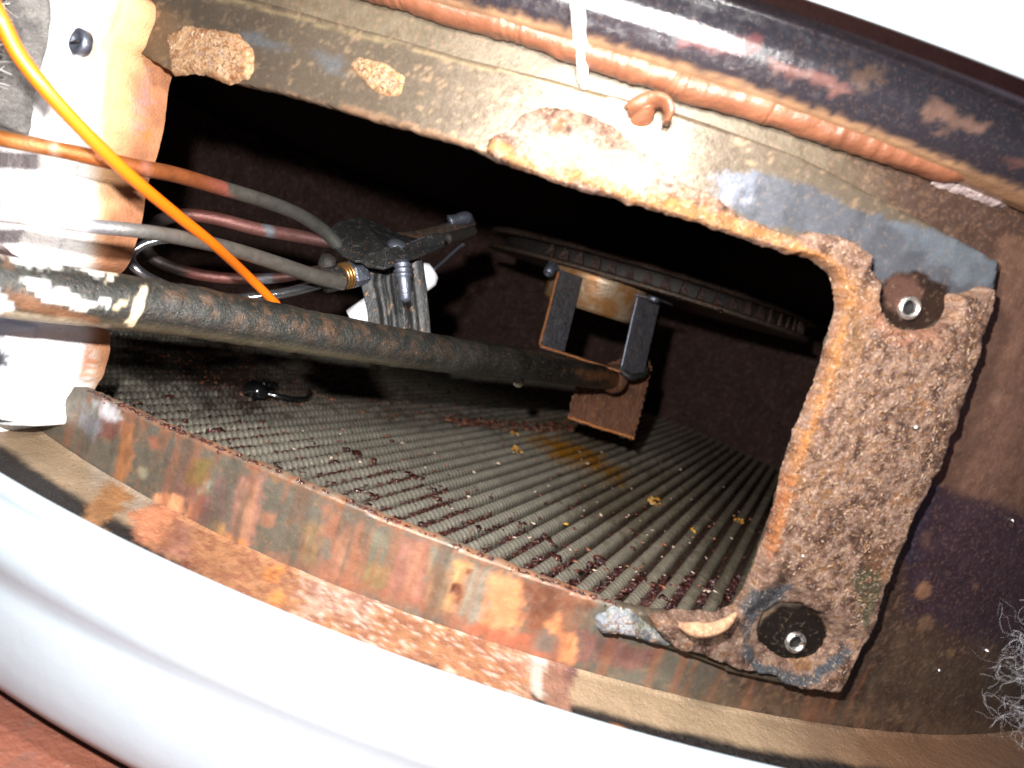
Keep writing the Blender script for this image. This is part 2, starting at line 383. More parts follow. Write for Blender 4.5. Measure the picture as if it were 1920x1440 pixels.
m_greywool = M('grey_mineral_wool', (.35, .33, .31), rough=1, var=[(12, .4, .65, .8, (.09, .08, .08), 'MIX')], bump=[(40, .05), (130, .02)])
m_ground = M('brick_red_floor', (.20, .066, .038), rough=.6, var=[(4, .4, .7, .5, (.12, .04, .03), 'MIX'), (14, .64, .7, .8, (.34, .28, .24), 'MIX'), (9, .55, .7, .6, (.12, .07, .06), 'MIX')], bump=[(14, .02)])
m_string = M('white_frayed_string', (.85, .84, .8), rough=.9, bump=[(40, .02)])

# ================================================================== SETTING
g = 60
V = np.array([[x, y, -1.72] for x in np.linspace(-g, g, 9) for y in np.linspace(-g, g, 9)]); F = [[i*9+j, (i+1)*9+j, (i+1)*9+j+1, i*9+j+1] for i in range(8) for j in range(8)]
tag(mk('ground', V, F, m_ground), 'brick red painted floor under the heater', kind='structure'); 

# ================================================================== WATER HEATER
R0, RF = 4.23, 4.28
heater = thing('water_heater', 'white water heater cut open to its rusty burner chamber', 'water heater', (0, 0, -1.62))
OPEN = [(200, 60), (318, 132), (350, 127), (430, 150), (520, 170), (640, 205), (760, 240), (880, 275), (905, 287), (930, 300), (1000, 320), (1100, 350), (1250, 395), (1400, 440), (1470, 466), (1530, 483), (1562, 503), (1580, 535), (1583, 580), (1565, 640), (1540, 730), (1505, 810), (1478, 890), (1462, 960), (1432, 1050), (1410, 1105), (1385, 1150), (1345, 1166), (1280, 1161), (1200, 1148), (1120, 1125), (1000, 1083), (900, 1045), (800, 1005), (700, 965), (640, 938), (500, 880), (420, 848), (300, 798), (240, 770), (165, 736), (60, 690), (20, 400), (80, 80)]
OPEN_AZ = to_az(OPEN, R0)
HOLE1 = ell(1703, 577, 15, 20, 20); HOLE2 = ell(1490, 1203, 13, 15)
def open_d(a, z):
    Q = np.stack([a, z], -1); d = -sdf(Q, OPEN_AZ)
    P3 = np.stack([a, z, 0*a], -1)
    return d+.008*(fbm(P3, 14, 3, 2)-.5)+.010*(fbm(P3, 60, 2, 4)-.5)

SK = .72
skirt_layers = [
    # ---- band below the opening, left to right
    ([(165, 740), (240, 770), (640, 938), (1120, 1125), (1120, 1138), (640, 950), (240, 783), (160, 752)], (170, 100, 50), 3, 6, .55),
    ([(175, 752), (215, 762), (232, 785), (205, 792), (182, 778)], (235, 230, 235), 3, 5),
    ([(150, 765), (196, 785), (190, 812), (170, 822), (150, 800)], (135, 140, 150), 4, 5),
    ([(192, 782), (232, 792), (215, 825), (185, 822)], (140, 80, 66), 4, 5),
    ([(228, 785), (260, 798), (252, 850), (236, 912), (210, 905), (222, 860)], (188, 118, 60), 3, 4),
    ([(280, 820), (298, 822), (296, 840), (282, 842)], (170, 100, 70), 3, 2),
    ([(262, 880), (276, 880), (276, 898), (262, 898)], (150, 148, 120), 3, 2),
    ([(322, 840), (333, 840), (300, 950), (290, 945)], (125, 90, 80), 3, 3, .7),
    ([(345, 852), (385, 860), (368, 930), (372, 1000), (340, 1000), (300, 960), (330, 900)], (140, 92, 82), 4, 6, .85),
    ([(362, 855), (400, 868), (378, 925), (345, 905)], (128, 108, 52), 5, 6),
    ([(378, 905), (395, 905), (380, 925), (370, 920)], (165, 165, 140), 4, 3),
    ([(398, 905), (428, 900), (430, 965), (412, 1005), (392, 990)], (128, 95, 88), 4, 5),
    ([(372, 930), (392, 935), (386, 1000), (366, 990)], (150, 90, 84), 4, 5),
    ([(446, 895), (492, 890), (490, 960), (462, 1040), (432, 1030), (440, 960)], (160, 108, 92), 4, 4),
    ([(458, 905), (482, 905), (478, 960), (458, 1010), (446, 1000)], (182, 128, 92), 5, 4),
    ([(495, 955), (515, 965), (510, 985), (492, 978)], (165, 112, 82), 3, 4),
    ([(395, 985), (425, 990), (440, 1030), (400, 1010)], (175, 130, 70), 4, 6),
    ([(430, 1003), (462, 1010), (462, 1032), (432, 1028)], (215, 130, 62), 3, 4),
    ([(292, 930), (350, 932), (348, 968), (285, 985), (240, 1000)], (245, 160, 100), 3, 6),
    ([(560, 975), (600, 985), (590, 1075), (560, 1060)], (150, 118, 78), 5, 7),
    ([(603, 950), (700, 990), (660, 1120), (590, 1080)], (158, 104, 76), 6, 9),
    ([(600, 1010), (622, 1015), (618, 1050), (598, 1045)], (115, 120, 108), 4, 6),
    ([(640, 1010), (680, 1010), (670, 1080), (640, 1070)], (175, 120, 86), 5, 8),
    ([(690, 985), (758, 1005), (745, 1070), (688, 1055)], (118, 116, 96), 5, 7),
    ([(690, 1055), (742, 1065), (735, 1120), (680, 1105)], (148, 124, 76), 6, 7),
    ([(760, 1005), (808, 1020), (790, 1140), (722, 1115)], (158, 102, 84), 3, 5),
    ([(768, 1020), (796, 1028), (780, 1120), (750, 1110)], (172, 116, 86), 5, 5),
    ([(806, 1035), (848, 1045), (840, 1160), (792, 1145)], (178, 134, 90), 4, 6),
    ([(815, 1030), (848, 1042), (842, 1068), (812, 1060)], (140, 136, 120), 5, 7),
    ([(852, 1045), (896, 1058), (862, 1160), (838, 1150)], (226, 160, 90), 3, 5),
    ([(893, 1062), (928, 1072), (905, 1180), (850, 1165), (862, 1120)], (146, 136, 116), 5, 7),
    ([(930, 1075), (980, 1090), (965, 1190), (900, 1185)], (214, 138, 82), 5, 8),
    ([(880, 1175), (1000, 1185), (1090, 1240), (1000, 1240), (900, 1200)], (205, 100, 56), 5, 8),
    ([(966, 1098), (986, 1100), (978, 1165), (956, 1175)], (246, 138, 70), 4, 5),
    ([(985, 1095), (1105, 1130), (1060, 1185), (985, 1180)], (128, 74, 46), 6, 10),
    ([(1060, 1120), (1110, 1135), (1075, 1165)], (84, 62, 52), 6, 9),
    ([(1045, 1135), (1108, 1140), (1100, 1185), (1052, 1178)], (122, 98, 78), 6, 7),
    ([(1000, 1180), (1050, 1168), (1040, 1235), (998, 1225)], (128, 106, 92), 5, 6),
    ([(1020, 1165), (1046, 1150), (1050, 1180), (1082, 1185), (1078, 1246), (1038, 1240), (1048, 1200)], (228, 142, 78), 3, 4),
    ([(1083, 1178), (1240, 1228), (1215, 1250), (1190, 1258), (1130, 1240), (1084, 1246)], (128, 84, 74), 4, 5),
    ([(848, 1094), (866, 1096), (870, 1112), (858, 1126), (846, 1112)], (84, 32, 20), 3, 3),
    ([(874, 1065), (886, 1068), (880, 1078)], (110, 50, 30), 2, 2),
    ([(700, 1125), (560, 1075), (470, 1040), (480, 1030), (600, 1070), (760, 1120), (1000, 1212), (1000, 1235)], (170, 100, 64), 5, 9, .6),
    # ---- right-hand skirt
    ([(1880, 440), (2100, 500), (2100, 1010), (1920, 968), (1735, 905), (1760, 850)], (112, 78, 60), 5, 2),
    ([(1735, 905), (1920, 968), (2100, 1010), (2100, 1250), (1920, 1230), (1700, 1150), (1690, 1000)], (60, 40, 50), 8, 4),
    ([(1690, 1000), (1735, 905), (1750, 920), (1705, 1060)], (46, 52, 78), 10, 2, .7),
    ([(1640, 1190), (1760, 1210), (1900, 1280), (1900, 1330), (1600, 1310)], (92, 70, 48), 22, 20, .6),
    ([(1300, 1280), (1640, 1330), (1920, 1365), (1920, 1400), (1500, 1360), (1280, 1318)], (120, 92, 66), 14, 12, .7),
    (ell(1870, 745, 9, 13, 10), (126, 92, 72), 2, 2), (ell(1733, 1107, 14, 18, 20), (150, 102, 70), 2, 2),
    (ell(1738, 1170, 12, 18, 30), (118, 84, 58), 3, 3), (ell(1783, 1224, 7, 9, 20), (128, 92, 52), 2, 2),
    (ell(1830, 1098, 6, 5), (120, 84, 66), 2, 2), (ell(1733, 1010, 7, 14), (100, 70, 60), 4, 4),
    (ell(1792, 852, 5, 5), (80, 52, 44), 2, 1)]
def skirt_col(V, a=None, z=None, d=None):
    x, y = pix(V); n = fbm(V, 5, 4, 1)[:, None]
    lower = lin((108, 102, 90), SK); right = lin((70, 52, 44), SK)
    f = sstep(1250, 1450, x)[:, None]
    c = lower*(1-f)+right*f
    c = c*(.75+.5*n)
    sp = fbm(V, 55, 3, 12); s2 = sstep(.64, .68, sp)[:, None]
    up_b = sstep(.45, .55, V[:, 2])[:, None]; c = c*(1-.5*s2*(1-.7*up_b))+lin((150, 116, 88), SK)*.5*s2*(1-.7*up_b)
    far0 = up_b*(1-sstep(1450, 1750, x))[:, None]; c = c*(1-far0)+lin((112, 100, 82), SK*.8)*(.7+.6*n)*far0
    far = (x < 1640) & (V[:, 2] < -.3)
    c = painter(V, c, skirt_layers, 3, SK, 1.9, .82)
    st = fbm(V*np.array([1, 1, .10]), 24, 4, 33); k = (sstep(.50, .64, st)*far*.55)[:, None]; c = c*(1-k)+lin((150, 96, 70), SK)*k
    st = fbm(V*np.array([1, 1, .14]), 17, 4, 35); k = (sstep(.52, .66, st)*far*.6)[:, None]; c = c*(1-k)+lin((88, 84, 74), SK)*k
    return c
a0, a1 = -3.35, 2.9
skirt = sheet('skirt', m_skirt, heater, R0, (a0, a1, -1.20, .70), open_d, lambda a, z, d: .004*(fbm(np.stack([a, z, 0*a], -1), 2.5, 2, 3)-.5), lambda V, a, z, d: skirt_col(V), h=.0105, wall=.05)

# proud flange round the doorway
FL = [(60, -110), (300, -42), (640, 45), (870, 110), (1080, 162), (1280, 215), (1500, 296), (1700, 400), (1873, 492), (1862, 560), (1800, 730), (1735, 925), (1690, 1040), (1640, 1180), (1570, 1302), (1480, 1290), (1400, 1268), (1330, 1242), (1250, 1213), (1190, 1180), (1130, 1112), (1000, 1066), (700, 945), (600, 880), (150, 500), (-60, 300)]
FLA = to_az(FL, RF)
OPEN_AZF = to_az(OPEN, RF)
H1 = to_az(HOLE1, RF); H2 = to_az(HOLE2, RF)
def fl_d(a, z):
    Q = np.stack([a, z], -1); P3 = np.stack([a, z, 0*a], -1)
    wob = .008*(fbm(P3, 14, 3, 2)-.5)+.010*(fbm(P3, 60, 2, 4)-.5)
    d = np.maximum(sdf(Q, FLA)+.006*(fbm(P3, 8, 3, 3)-.5), -sdf(Q, OPEN_AZF)+wob)
    return np.maximum(d, np.maximum(-sdf(Q, H1), -sdf(Q, H2)))
FK = .55
flange_layers = [
    ([(1340, 350), (1368, 318), (1430, 322), (1530, 352), (1640, 405), (1720, 430), (1800, 455), (1875, 490), (1864, 545), (1790, 562), (1650, 540), (1590, 455), (1420, 420)], (118, 120, 128), 5, 6),
    ([(1345, 345), (1372, 322), (1420, 326), (1410, 360), (1370, 385), (1345, 375)], (176, 184, 204), 14, 12, .5),
    ([(1655, 408), (1720, 432), (1800, 458), (1873, 490), (1862, 530), (1800, 535), (1760, 490), (1690, 450)], (146, 156, 166), 10, 10, .7),
    (ell(1715, 563, 72, 56, 15), (64, 48, 40), 4, 5), (ell(1692, 545, 36, 34, 20), (122, 88, 76), 5, 6),
    (ell(1493, 1200, 78, 66, 15), (48, 40, 36), 5, 6),
    ([(585, 95), (640, 100), (650, 140), (620, 135)], (134, 142, 150), 8, 7, .6),
    ([(445, 62), (500, 70), (555, 82), (500, 90), (455, 80)], (130, 138, 146), 8, 6, .6),
    ([(330, -30), (640, 50), (870, 112), (1280, 218), (1280, 224), (870, 119), (640, 57), (330, -22)], (190, 168, 130), 3, 3, .7),
    ([(640, 205), (905, 285), (905, 272), (640, 190)], (190, 150, 118), 5, 4, .7)]
def flange_col(V, a, z, d):
    n = fbm(V, 4, 4, 21)[:, None]
    c = lin((128, 114, 98), FK)*(.6+.7*n)
    sp = fbm(V, 46, 3, 31); s2 = sstep(.665, .70, sp)[:, None]*(.4+.6*(n > .5))
    c = c*(1-.6*s2)+lin((205, 172, 138), FK)*.6*s2
    return painter(V, c, flange_layers, 5, FK)
flange = sheet('door_flange', m_flange, heater, RF, (-3.2, 2.5, -1.02, .72), fl_d, lambda a, z, d: .003*(fbm(np.stack([a, z, 0*a], -1), 3, 2, 8)-.5), flange_col, h=.0105, wall=.052)

# chamber wall, ceiling
def wallb(P): return .03*(fbm(P, 3, 4, 6)-.5)
sweep('chamber_wall', [(4.18, -1.36), (4.18, .62), (4.05, .66)], m_wall, heater, .62, 2*math.pi-.72, 420, sub=26, bump=wallb)
sweep('chamber_ceiling', [(4.12, .64), (3.6, .74), (2.5, .9), (1.0, .98), (.02, 1.0)], m_dark, heater, nt=96)
sweep('wall_seam', [(4.16, .60), (4.10, .60), (4.09, .66), (4.14, .67)], m_dark, heater, .62, 2*math.pi-.72, 200)

# ledge below the skirt
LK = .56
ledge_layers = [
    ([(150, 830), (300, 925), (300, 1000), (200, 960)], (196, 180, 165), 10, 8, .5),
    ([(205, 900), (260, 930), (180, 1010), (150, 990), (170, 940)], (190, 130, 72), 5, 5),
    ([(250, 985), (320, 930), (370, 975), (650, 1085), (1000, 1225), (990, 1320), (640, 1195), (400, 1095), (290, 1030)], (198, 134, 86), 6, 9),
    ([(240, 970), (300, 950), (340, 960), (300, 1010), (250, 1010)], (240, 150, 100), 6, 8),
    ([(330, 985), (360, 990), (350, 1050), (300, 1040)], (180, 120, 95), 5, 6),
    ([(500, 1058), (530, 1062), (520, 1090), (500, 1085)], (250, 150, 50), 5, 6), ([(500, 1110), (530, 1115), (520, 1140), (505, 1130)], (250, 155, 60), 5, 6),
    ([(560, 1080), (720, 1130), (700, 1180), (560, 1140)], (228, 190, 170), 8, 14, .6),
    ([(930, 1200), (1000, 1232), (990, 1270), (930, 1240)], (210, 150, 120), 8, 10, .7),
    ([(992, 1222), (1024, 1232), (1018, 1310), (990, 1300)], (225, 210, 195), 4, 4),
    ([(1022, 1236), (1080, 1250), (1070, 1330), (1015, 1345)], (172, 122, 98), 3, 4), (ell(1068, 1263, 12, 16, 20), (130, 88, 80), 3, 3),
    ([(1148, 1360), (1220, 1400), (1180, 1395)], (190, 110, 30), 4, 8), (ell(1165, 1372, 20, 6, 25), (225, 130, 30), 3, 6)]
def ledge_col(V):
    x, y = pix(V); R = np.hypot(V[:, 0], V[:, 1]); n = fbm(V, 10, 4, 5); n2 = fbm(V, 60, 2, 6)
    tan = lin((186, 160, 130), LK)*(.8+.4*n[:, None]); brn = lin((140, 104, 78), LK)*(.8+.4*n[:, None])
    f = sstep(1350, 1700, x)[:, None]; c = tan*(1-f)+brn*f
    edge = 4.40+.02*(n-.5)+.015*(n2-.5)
    k = sstep(-.018, .022, R-edge)[:, None]; c = c*(1-k)+lin((26, 22, 22), 1)*k  # tan-to-black band paints the jacket's reflection in the glossy ledge
    c = painter(V, c, ledge_layers, 9, LK, 1.6, .85); g_ = (sstep(.48, .62, fbm(V, 40, 4, 63))*sstep(240, 330, x)*(1-sstep(950, 1010, x))*.6)[:, None]; c = c*(1-g_)+lin((140, 84, 64), .6)*g_; sp = sstep(.60, .66, fbm(V, 120, 2, 61))*sstep(520, 620, x)*(1-sstep(960, 1010, x)); c = c*(1-.4*sp[:, None])+lin((240, 220, 210), .8)*.4*sp[:, None]; return c  # rust grain, then pale specks painted in as wet glints
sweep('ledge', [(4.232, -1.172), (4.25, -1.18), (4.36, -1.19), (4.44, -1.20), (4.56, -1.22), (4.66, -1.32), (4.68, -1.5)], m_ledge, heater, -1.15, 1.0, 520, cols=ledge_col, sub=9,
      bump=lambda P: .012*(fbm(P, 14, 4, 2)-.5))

# underside of the upper rim, running out to the jacket
def rim_col(V):
    x, y = pix(V); R = np.hypot(V[:, 0], V[:, 1]); n = fbm(V, 12, 4, 15); n2 = fbm(V, 50, 3, 16)
    c = np.repeat(lin((27, 26, 31))[None], len(V), 0)
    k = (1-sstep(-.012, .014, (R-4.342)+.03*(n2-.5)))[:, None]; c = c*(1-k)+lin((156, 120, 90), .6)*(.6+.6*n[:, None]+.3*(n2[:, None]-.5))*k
    lay = [([(1280, 35), (1420, 75), (1400, 105), (1280, 75)], (140, 60, 60), 5, 8), ([(1450, 120), (1600, 150), (1570, 172), (1455, 140)], (150, 78, 70), 4, 7),
           ([(1740, 195), (1850, 240), (1840, 260), (1730, 240)], (150, 88, 74), 4, 8), ([(1590, 100), (1660, 150), (1640, 160), (1600, 130)], (110, 66, 54), 6, 10, .6), ([(1880, 290), (1920, 300), (1920, 325), (1890, 318)], (120, 60, 56), 5, 6)]
    c = painter(V, c, [(p, (c_[0]*.8, c_[1]*1.0, c_[2]*1.0), so_*1.6, w_*1.6, .75) for p, c_, so_, w_ in [q[:4] for q in lay]], 19, .5, 1., .8)
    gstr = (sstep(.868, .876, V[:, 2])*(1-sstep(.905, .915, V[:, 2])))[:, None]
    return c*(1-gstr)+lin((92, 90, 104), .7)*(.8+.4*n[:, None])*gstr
sweep('upper_rim', [(4.222, .690), (4.25, .672), (4.29, .672), (4.335, .685), (4.36, .71), (4.385, .75), (4.395, .79), (4.392, .83), (4.395, .862), (4.43, .872), (4.46, .905), (4.47, .93), (4.60, .96), (4.70, 1.1)], m_black, heater, -1.15, 1.0, 620, cols=rim_col, sub=5,
      bump=lambda P: .0022*(fbm(P*np.array([1, 1, 2.]), 22, 3, 2)-.5))

# white jacket
sweep('lower_jacket', [(4.66, -1.34), (4.69, -1.10), (4.715, -1.035), (4.735, -1.02), (4.755, -1.028), (4.766, -1.05), (4.766, -1.075), (4.775, -1.095), (4.80, -1.11), (4.822, -1.14), (4.828, -1.18), (4.824, -1.215), (4.814, -1.245), (4.808, -1.275), (4.811, -1.31), (4.815, -1.34), (4.815, -1.45), (4.80, -1.56), (4.775, -1.612), (4.74, -1.63), (4.70, -1.62)], m_jacket, heater, -1.9, 1.9, 300, sub=2)
sweep('upper_jacket', [(4.71, .80), (4.72, .776), (4.746, .769), (4.765, .79), (4.77, .85), (4.77, 1.6), (4.77, 4.0)], m_jacket, heater, -1.9, 1.9, 300)
sweep('side_jacket', [(4.77, -1.62), (4.77, 4.0)], m_jacket, heater, 1.9, 2*math.pi-1.9, 120)
sweep('jacket_inner_rim', [(4.50, 1.0), (4.70, .9), (4.722, .79), (4.715, .80)], m_dark, heater, -1.9, 1.9, 120)

# weld nuts in the flange
for (x, y, rr) in ((1703, 577, .037), (1490, 1203, .037)):
    P = cyl(x, y, RF); n = np.array([P[0], P[1], 0]); n /= np.linalg.norm(n)
    ro, ri = rr, rr*.60
    Vn, Fn = lathe([(ro, -.06), (ro*1.02, -.005), (ro*.97, .012), (ri*1.25, .016), (ri, .004), (ri, -.004)], P, n, 28)
    Fn = Fn[:-2]; nt_ = mk('weld_nut', Vn, Fn, m_nut, heater)
    thr = []
    for k in range(3):
        aa = np.linspace(0, 2*np.pi, 25); T, A, B = frame(n)
        thr.append(tube_arrays(np.array([P+T*(-.010-.014*k)+ri*.985*(math.cos(q)*A+math.sin(q)*B) for q in aa]), .0025, 5, False))
    Vt, Ft = merge(thr); mk('thread', Vt, Ft, m_nut, nt_)
    Vb, Fb = lathe([(ri, -.002), (ri*.98, -.13), (0, -.13)], P, n, 20); mk('nut_bore', Vb, Fb[1:], m_bore, nt_)

# ---------------- corrugated flame arrestor floor
ZF = -1.293
AZ = math.radians(21); dv = np.array([math.sin(AZ), math.cos(AZ), 0]); pv = np.array([math.cos(AZ), -math.sin(AZ), 0])
sweep('arrestor_plate', [(4.17, ZF-.06), (2., ZF-.06), (.01, ZF-.06)], m_dark, heater, nt=96, flip=True)
arr = mk('flame_arrestor', *slab([(4.16*math.cos(a), 4.16*math.sin(a), ZF-.040) for a in np.linspace(0, 2*np.pi, 64, endpoint=False)], .012), m_sludge, heater)
PIT = .1075; SC = .041; RA = 4.12
floor_layers = [
    ([(985, 825), (1050, 820), (1120, 850), (1170, 890), (1160, 905), (1110, 880), (1040, 855)], (232, 160, 48), 16, 8, 1.),
    ([(1010, 775), (1100, 795), (1160, 830), (1110, 830), (1040, 800)], (150, 100, 40), 14, 8, .7),
    ([(1080, 900), (1250, 880), (1300, 960), (1200, 1010), (1060, 960)], (120, 92, 50), 40, 20, .5),
    ([(200, 620), (420, 640), (560, 700), (460, 760), (240, 740)], (58, 42, 44), 50, 26, .8), ([(1300, 840), (1500, 880), (1440, 1100), (1340, 1160), (1300, 1050)], (62, 50, 38), 60, 20, .6), ([(360, 690), (700, 720), (1000, 790), (900, 800), (700, 770), (420, 760)], (96, 46, 36), 14, 16, .5)]
def ridge_cols(V, s, top):
    n = fbm(V, 2.2, 4, 40); n2 = fbm(V, 14, 4, 41)
    x, y = pix(V)
    c = np.array([.49, .455, .375])*(.45+.5*n[:, None]+.4*n2[:, None])
    c = painter(V, c, floor_layers, 44, .62)
    # rust that has settled low on the flanks
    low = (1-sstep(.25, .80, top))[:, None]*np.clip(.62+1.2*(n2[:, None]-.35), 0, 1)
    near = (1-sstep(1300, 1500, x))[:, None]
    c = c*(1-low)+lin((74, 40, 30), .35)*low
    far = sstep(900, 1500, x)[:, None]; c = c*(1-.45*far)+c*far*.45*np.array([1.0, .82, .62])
    return c
nr = int(RA/PIT)
for i in range(-nr, nr+1):
    off = i*PIT+.02
    if abs(off) > RA-.05: continue
    L = math.sqrt(RA*RA-off*off)
    ns = int(2*L/SC*4); s = np.linspace(-L, L, ns); m_ = 9
    q = np.linspace(-1, 1, m_); Sg, Qg = np.meshgrid(s, q, indexing='ij')
    ph_ = _h(np.array([i+99]), np.array([3]), np.array([5]), 1)[0]
    wob = .010*(n1(s+i*7, 1.2, 3)-.5)[:, None]
    prof = np.clip(1-np.abs(Qg)**4, 0, 1)*(1-.12*Qg)
    gr = np.abs(np.sin(np.pi*(Sg/SC+ph_+.38*Qg)))
    gdep = np.clip(.46-.03*off, .38, .62)*(.6+.8*n1(s*1.0+i*3.1, .6, 5)[:, None])
    amp = .066*(.9+.2*n1(s+i*2.3, .8, 9)[:, None])
    hz = amp*prof*(1-gdep*(1-gr**.40))+.004*(fbm(np.stack([Sg, Qg*.05+i, 0*Sg], -1), 18, 2, 7)-.5)
    X = off+Qg*PIT*.40+wob*.3
    V = Sg[..., None]*dv+X[..., None]*pv; V[..., 2] = ZF-.046+hz
    idx = np.arange(ns*m_).reshape(ns, m_); F = np.stack([idx[:-1, :-1], idx[:-1, 1:], idx[1:, 1:], idx[1:, :-1]], -1).reshape(-1, 4)[:, ::-1].copy()
    V = V.reshape(-1, 3)
    mk('ridge', V, F, m_ridge, arr, True, ridge_cols(V, Sg.ravel(), (hz/amp).ravel()))

# ================================================================== GASKET RESIDUE (things stuck on the flange)
def fib_col(lst, seed, k=.6, layers=None, dark=None, fine=False):
    def f(V, a, z, d):
        n = fbm(V, 7, 4, seed); n2 = fbm(V, 60, 3, seed+4)
        if fine: n2 = .5*n2+.5*fbm(V*np.array([1, 1, .6]), 34, 2, seed+6)+.0*n
        t = np.clip(.5+(n-.5)*1.6+(n2-.5)*(3.4 if fine else 1.8), 0, .999)*(len(lst)-1)
        i = t.astype(int); f_ = (t-i)[:, None]; L = np.array([lin(q, k) for q in lst]); c = L[i]*(1-f_)+L[np.minimum(i+1, len(lst)-1)]*f_
        if layers: c = painter(V, c, layers, seed+7, k)
        return c
    return f
GAS = [(908, 283), (918, 255), (955, 238), (985, 205), (1030, 196), (1090, 206), (1150, 230), (1195, 270), (1240, 300), (1290, 338), (1340, 362), (1385, 395), (1440, 420), (1478, 434), (1500, 442), (1522, 428), (1562, 436), (1600, 450), (1634, 475), (1630, 502), (1650, 522), (1652, 560), (1662, 600), (1690, 616), (1730, 622), (1768, 612), (1785, 585), (1790, 552), (1832, 546), (1864, 530), (1860, 562), (1840, 632), (1812, 722), (1790, 792), (1765, 852), (1742, 900), (1733, 925), (1705, 972), (1695, 1003), (1680, 1040), (1656, 1102), (1640, 1152), (1625, 1196), (1598, 1242), (1570, 1302), (1530, 1297), (1480, 1291), (1440, 1270), (1400, 1266), (1340, 1240), (1300, 1226), (1258, 1216), (1232, 1196), (1218, 1166), (1280, 1158), (1345, 1163), (1383, 1148), (1408, 1104), (1430, 1050), (1460, 960), (1474, 890), (1502, 810), (1536, 730), (1562, 640), (1580, 580), (1577, 536), (1559, 505), (1528, 485), (1468, 469), (1400, 444), (1250, 399), (1100, 354), (1000, 323), (930, 302)]
gas_layers = [
    ([(1390, 1110), (1450, 1100), (1480, 1090), (1470, 1130), (1420, 1150), (1400, 1200), (1420, 1240), (1500, 1262), (1560, 1235), (1585, 1200), (1600, 1215), (1560, 1262), (1490, 1285), (1420, 1268), (1390, 1225), (1398, 1170), (1380, 1150)], (88, 92, 98), 4, 6),
    ([(1610, 1060), (1650, 1070), (1655, 1110), (1625, 1185), (1605, 1140), (1595, 1095)], (92, 86, 60), 5, 6),
    ([(1620, 1010), (1668, 1035), (1655, 1075), (1615, 1060)], (120, 74, 40), 5, 6, .8),
    ([(1640, 560), (1700, 615), (1770, 625), (1770, 650), (1700, 650), (1640, 610), (1590, 580)], (206, 130, 96), 14, 10, .45),
    ([(1592, 520), (1650, 560), (1640, 620), (1600, 700), (1560, 750), (1575, 640)], (190, 140, 92), 12, 8, .5),
    ([(905, 285), (1000, 322), (1250, 398), (1470, 468), (1470, 445), (1250, 365), (1100, 325), (1000, 295), (920, 265)], (214, 150, 84), 7, 5, .6),
    ([(1470, 468), (1560, 503), (1583, 560), (1540, 730), (1478, 890), (1440, 1030), (1455, 1030), (1500, 880), (1560, 730), (1604, 570), (1580, 495), (1490, 452)], (214, 142, 70), 7, 5, .75),
    ([(1462, 880), (1480, 870), (1495, 900), (1450, 1050), (1432, 1040)], (200, 116, 64), 9, 8, .5),
    ([(940, 230), (1200, 270), (1300, 345), (1200, 360), (1000, 300)], (226, 204, 188), 20, 14, .7)]  # last layer: pale patch paints the hot spot's glare into the top fibre
thin_p = to_az([(1395, 1150), (1470, 1090), (1600, 1200), (1560, 1262), (1490, 1282), (1400, 1255)], RF+.05)
def gas_h(a, z, d, H):
    Q = np.stack([a, z], -1); t = sdf(Q, thin_p); k = 1-sstep(-.06, .05, t+.03*(fbm(np.stack([a, z, 0*a], -1), 12, 3, 5)-.5))
    e1 = sdf(Q, to_az([(930, 220), (1220, 280), (1480, 440), (1480, 480), (1000, 330)], RF+.05)); k2 = 1-sstep(-.05, .05, e1)
    return H*(1-.75*k)*(1-.62*k2)
gask = thing('gasket_residue', 'brown fibrous gasket residue covering the right and top edges of the opening', 'gasket', tuple(cyl(1640, 900, RF)))
GB = [(90, 62, 48), (122, 88, 70), (146, 112, 94), (164, 130, 112), (190, 160, 140), (160, 116, 82)]
gbody = patch('fibre_mat', GAS, m_fibre, gask, RF, .060, fib_col(GB, 50, .66, gas_layers, fine=True), edge=.014, warp=.009, wsc=26, h=.0072, rough=.15, rsc=34, hmod=gas_h, power=.4,
              holes=[ell(1715, 563, 70, 54, 15), ell(1493, 1195, 66, 53, 12)], seed=3, base=-.002)

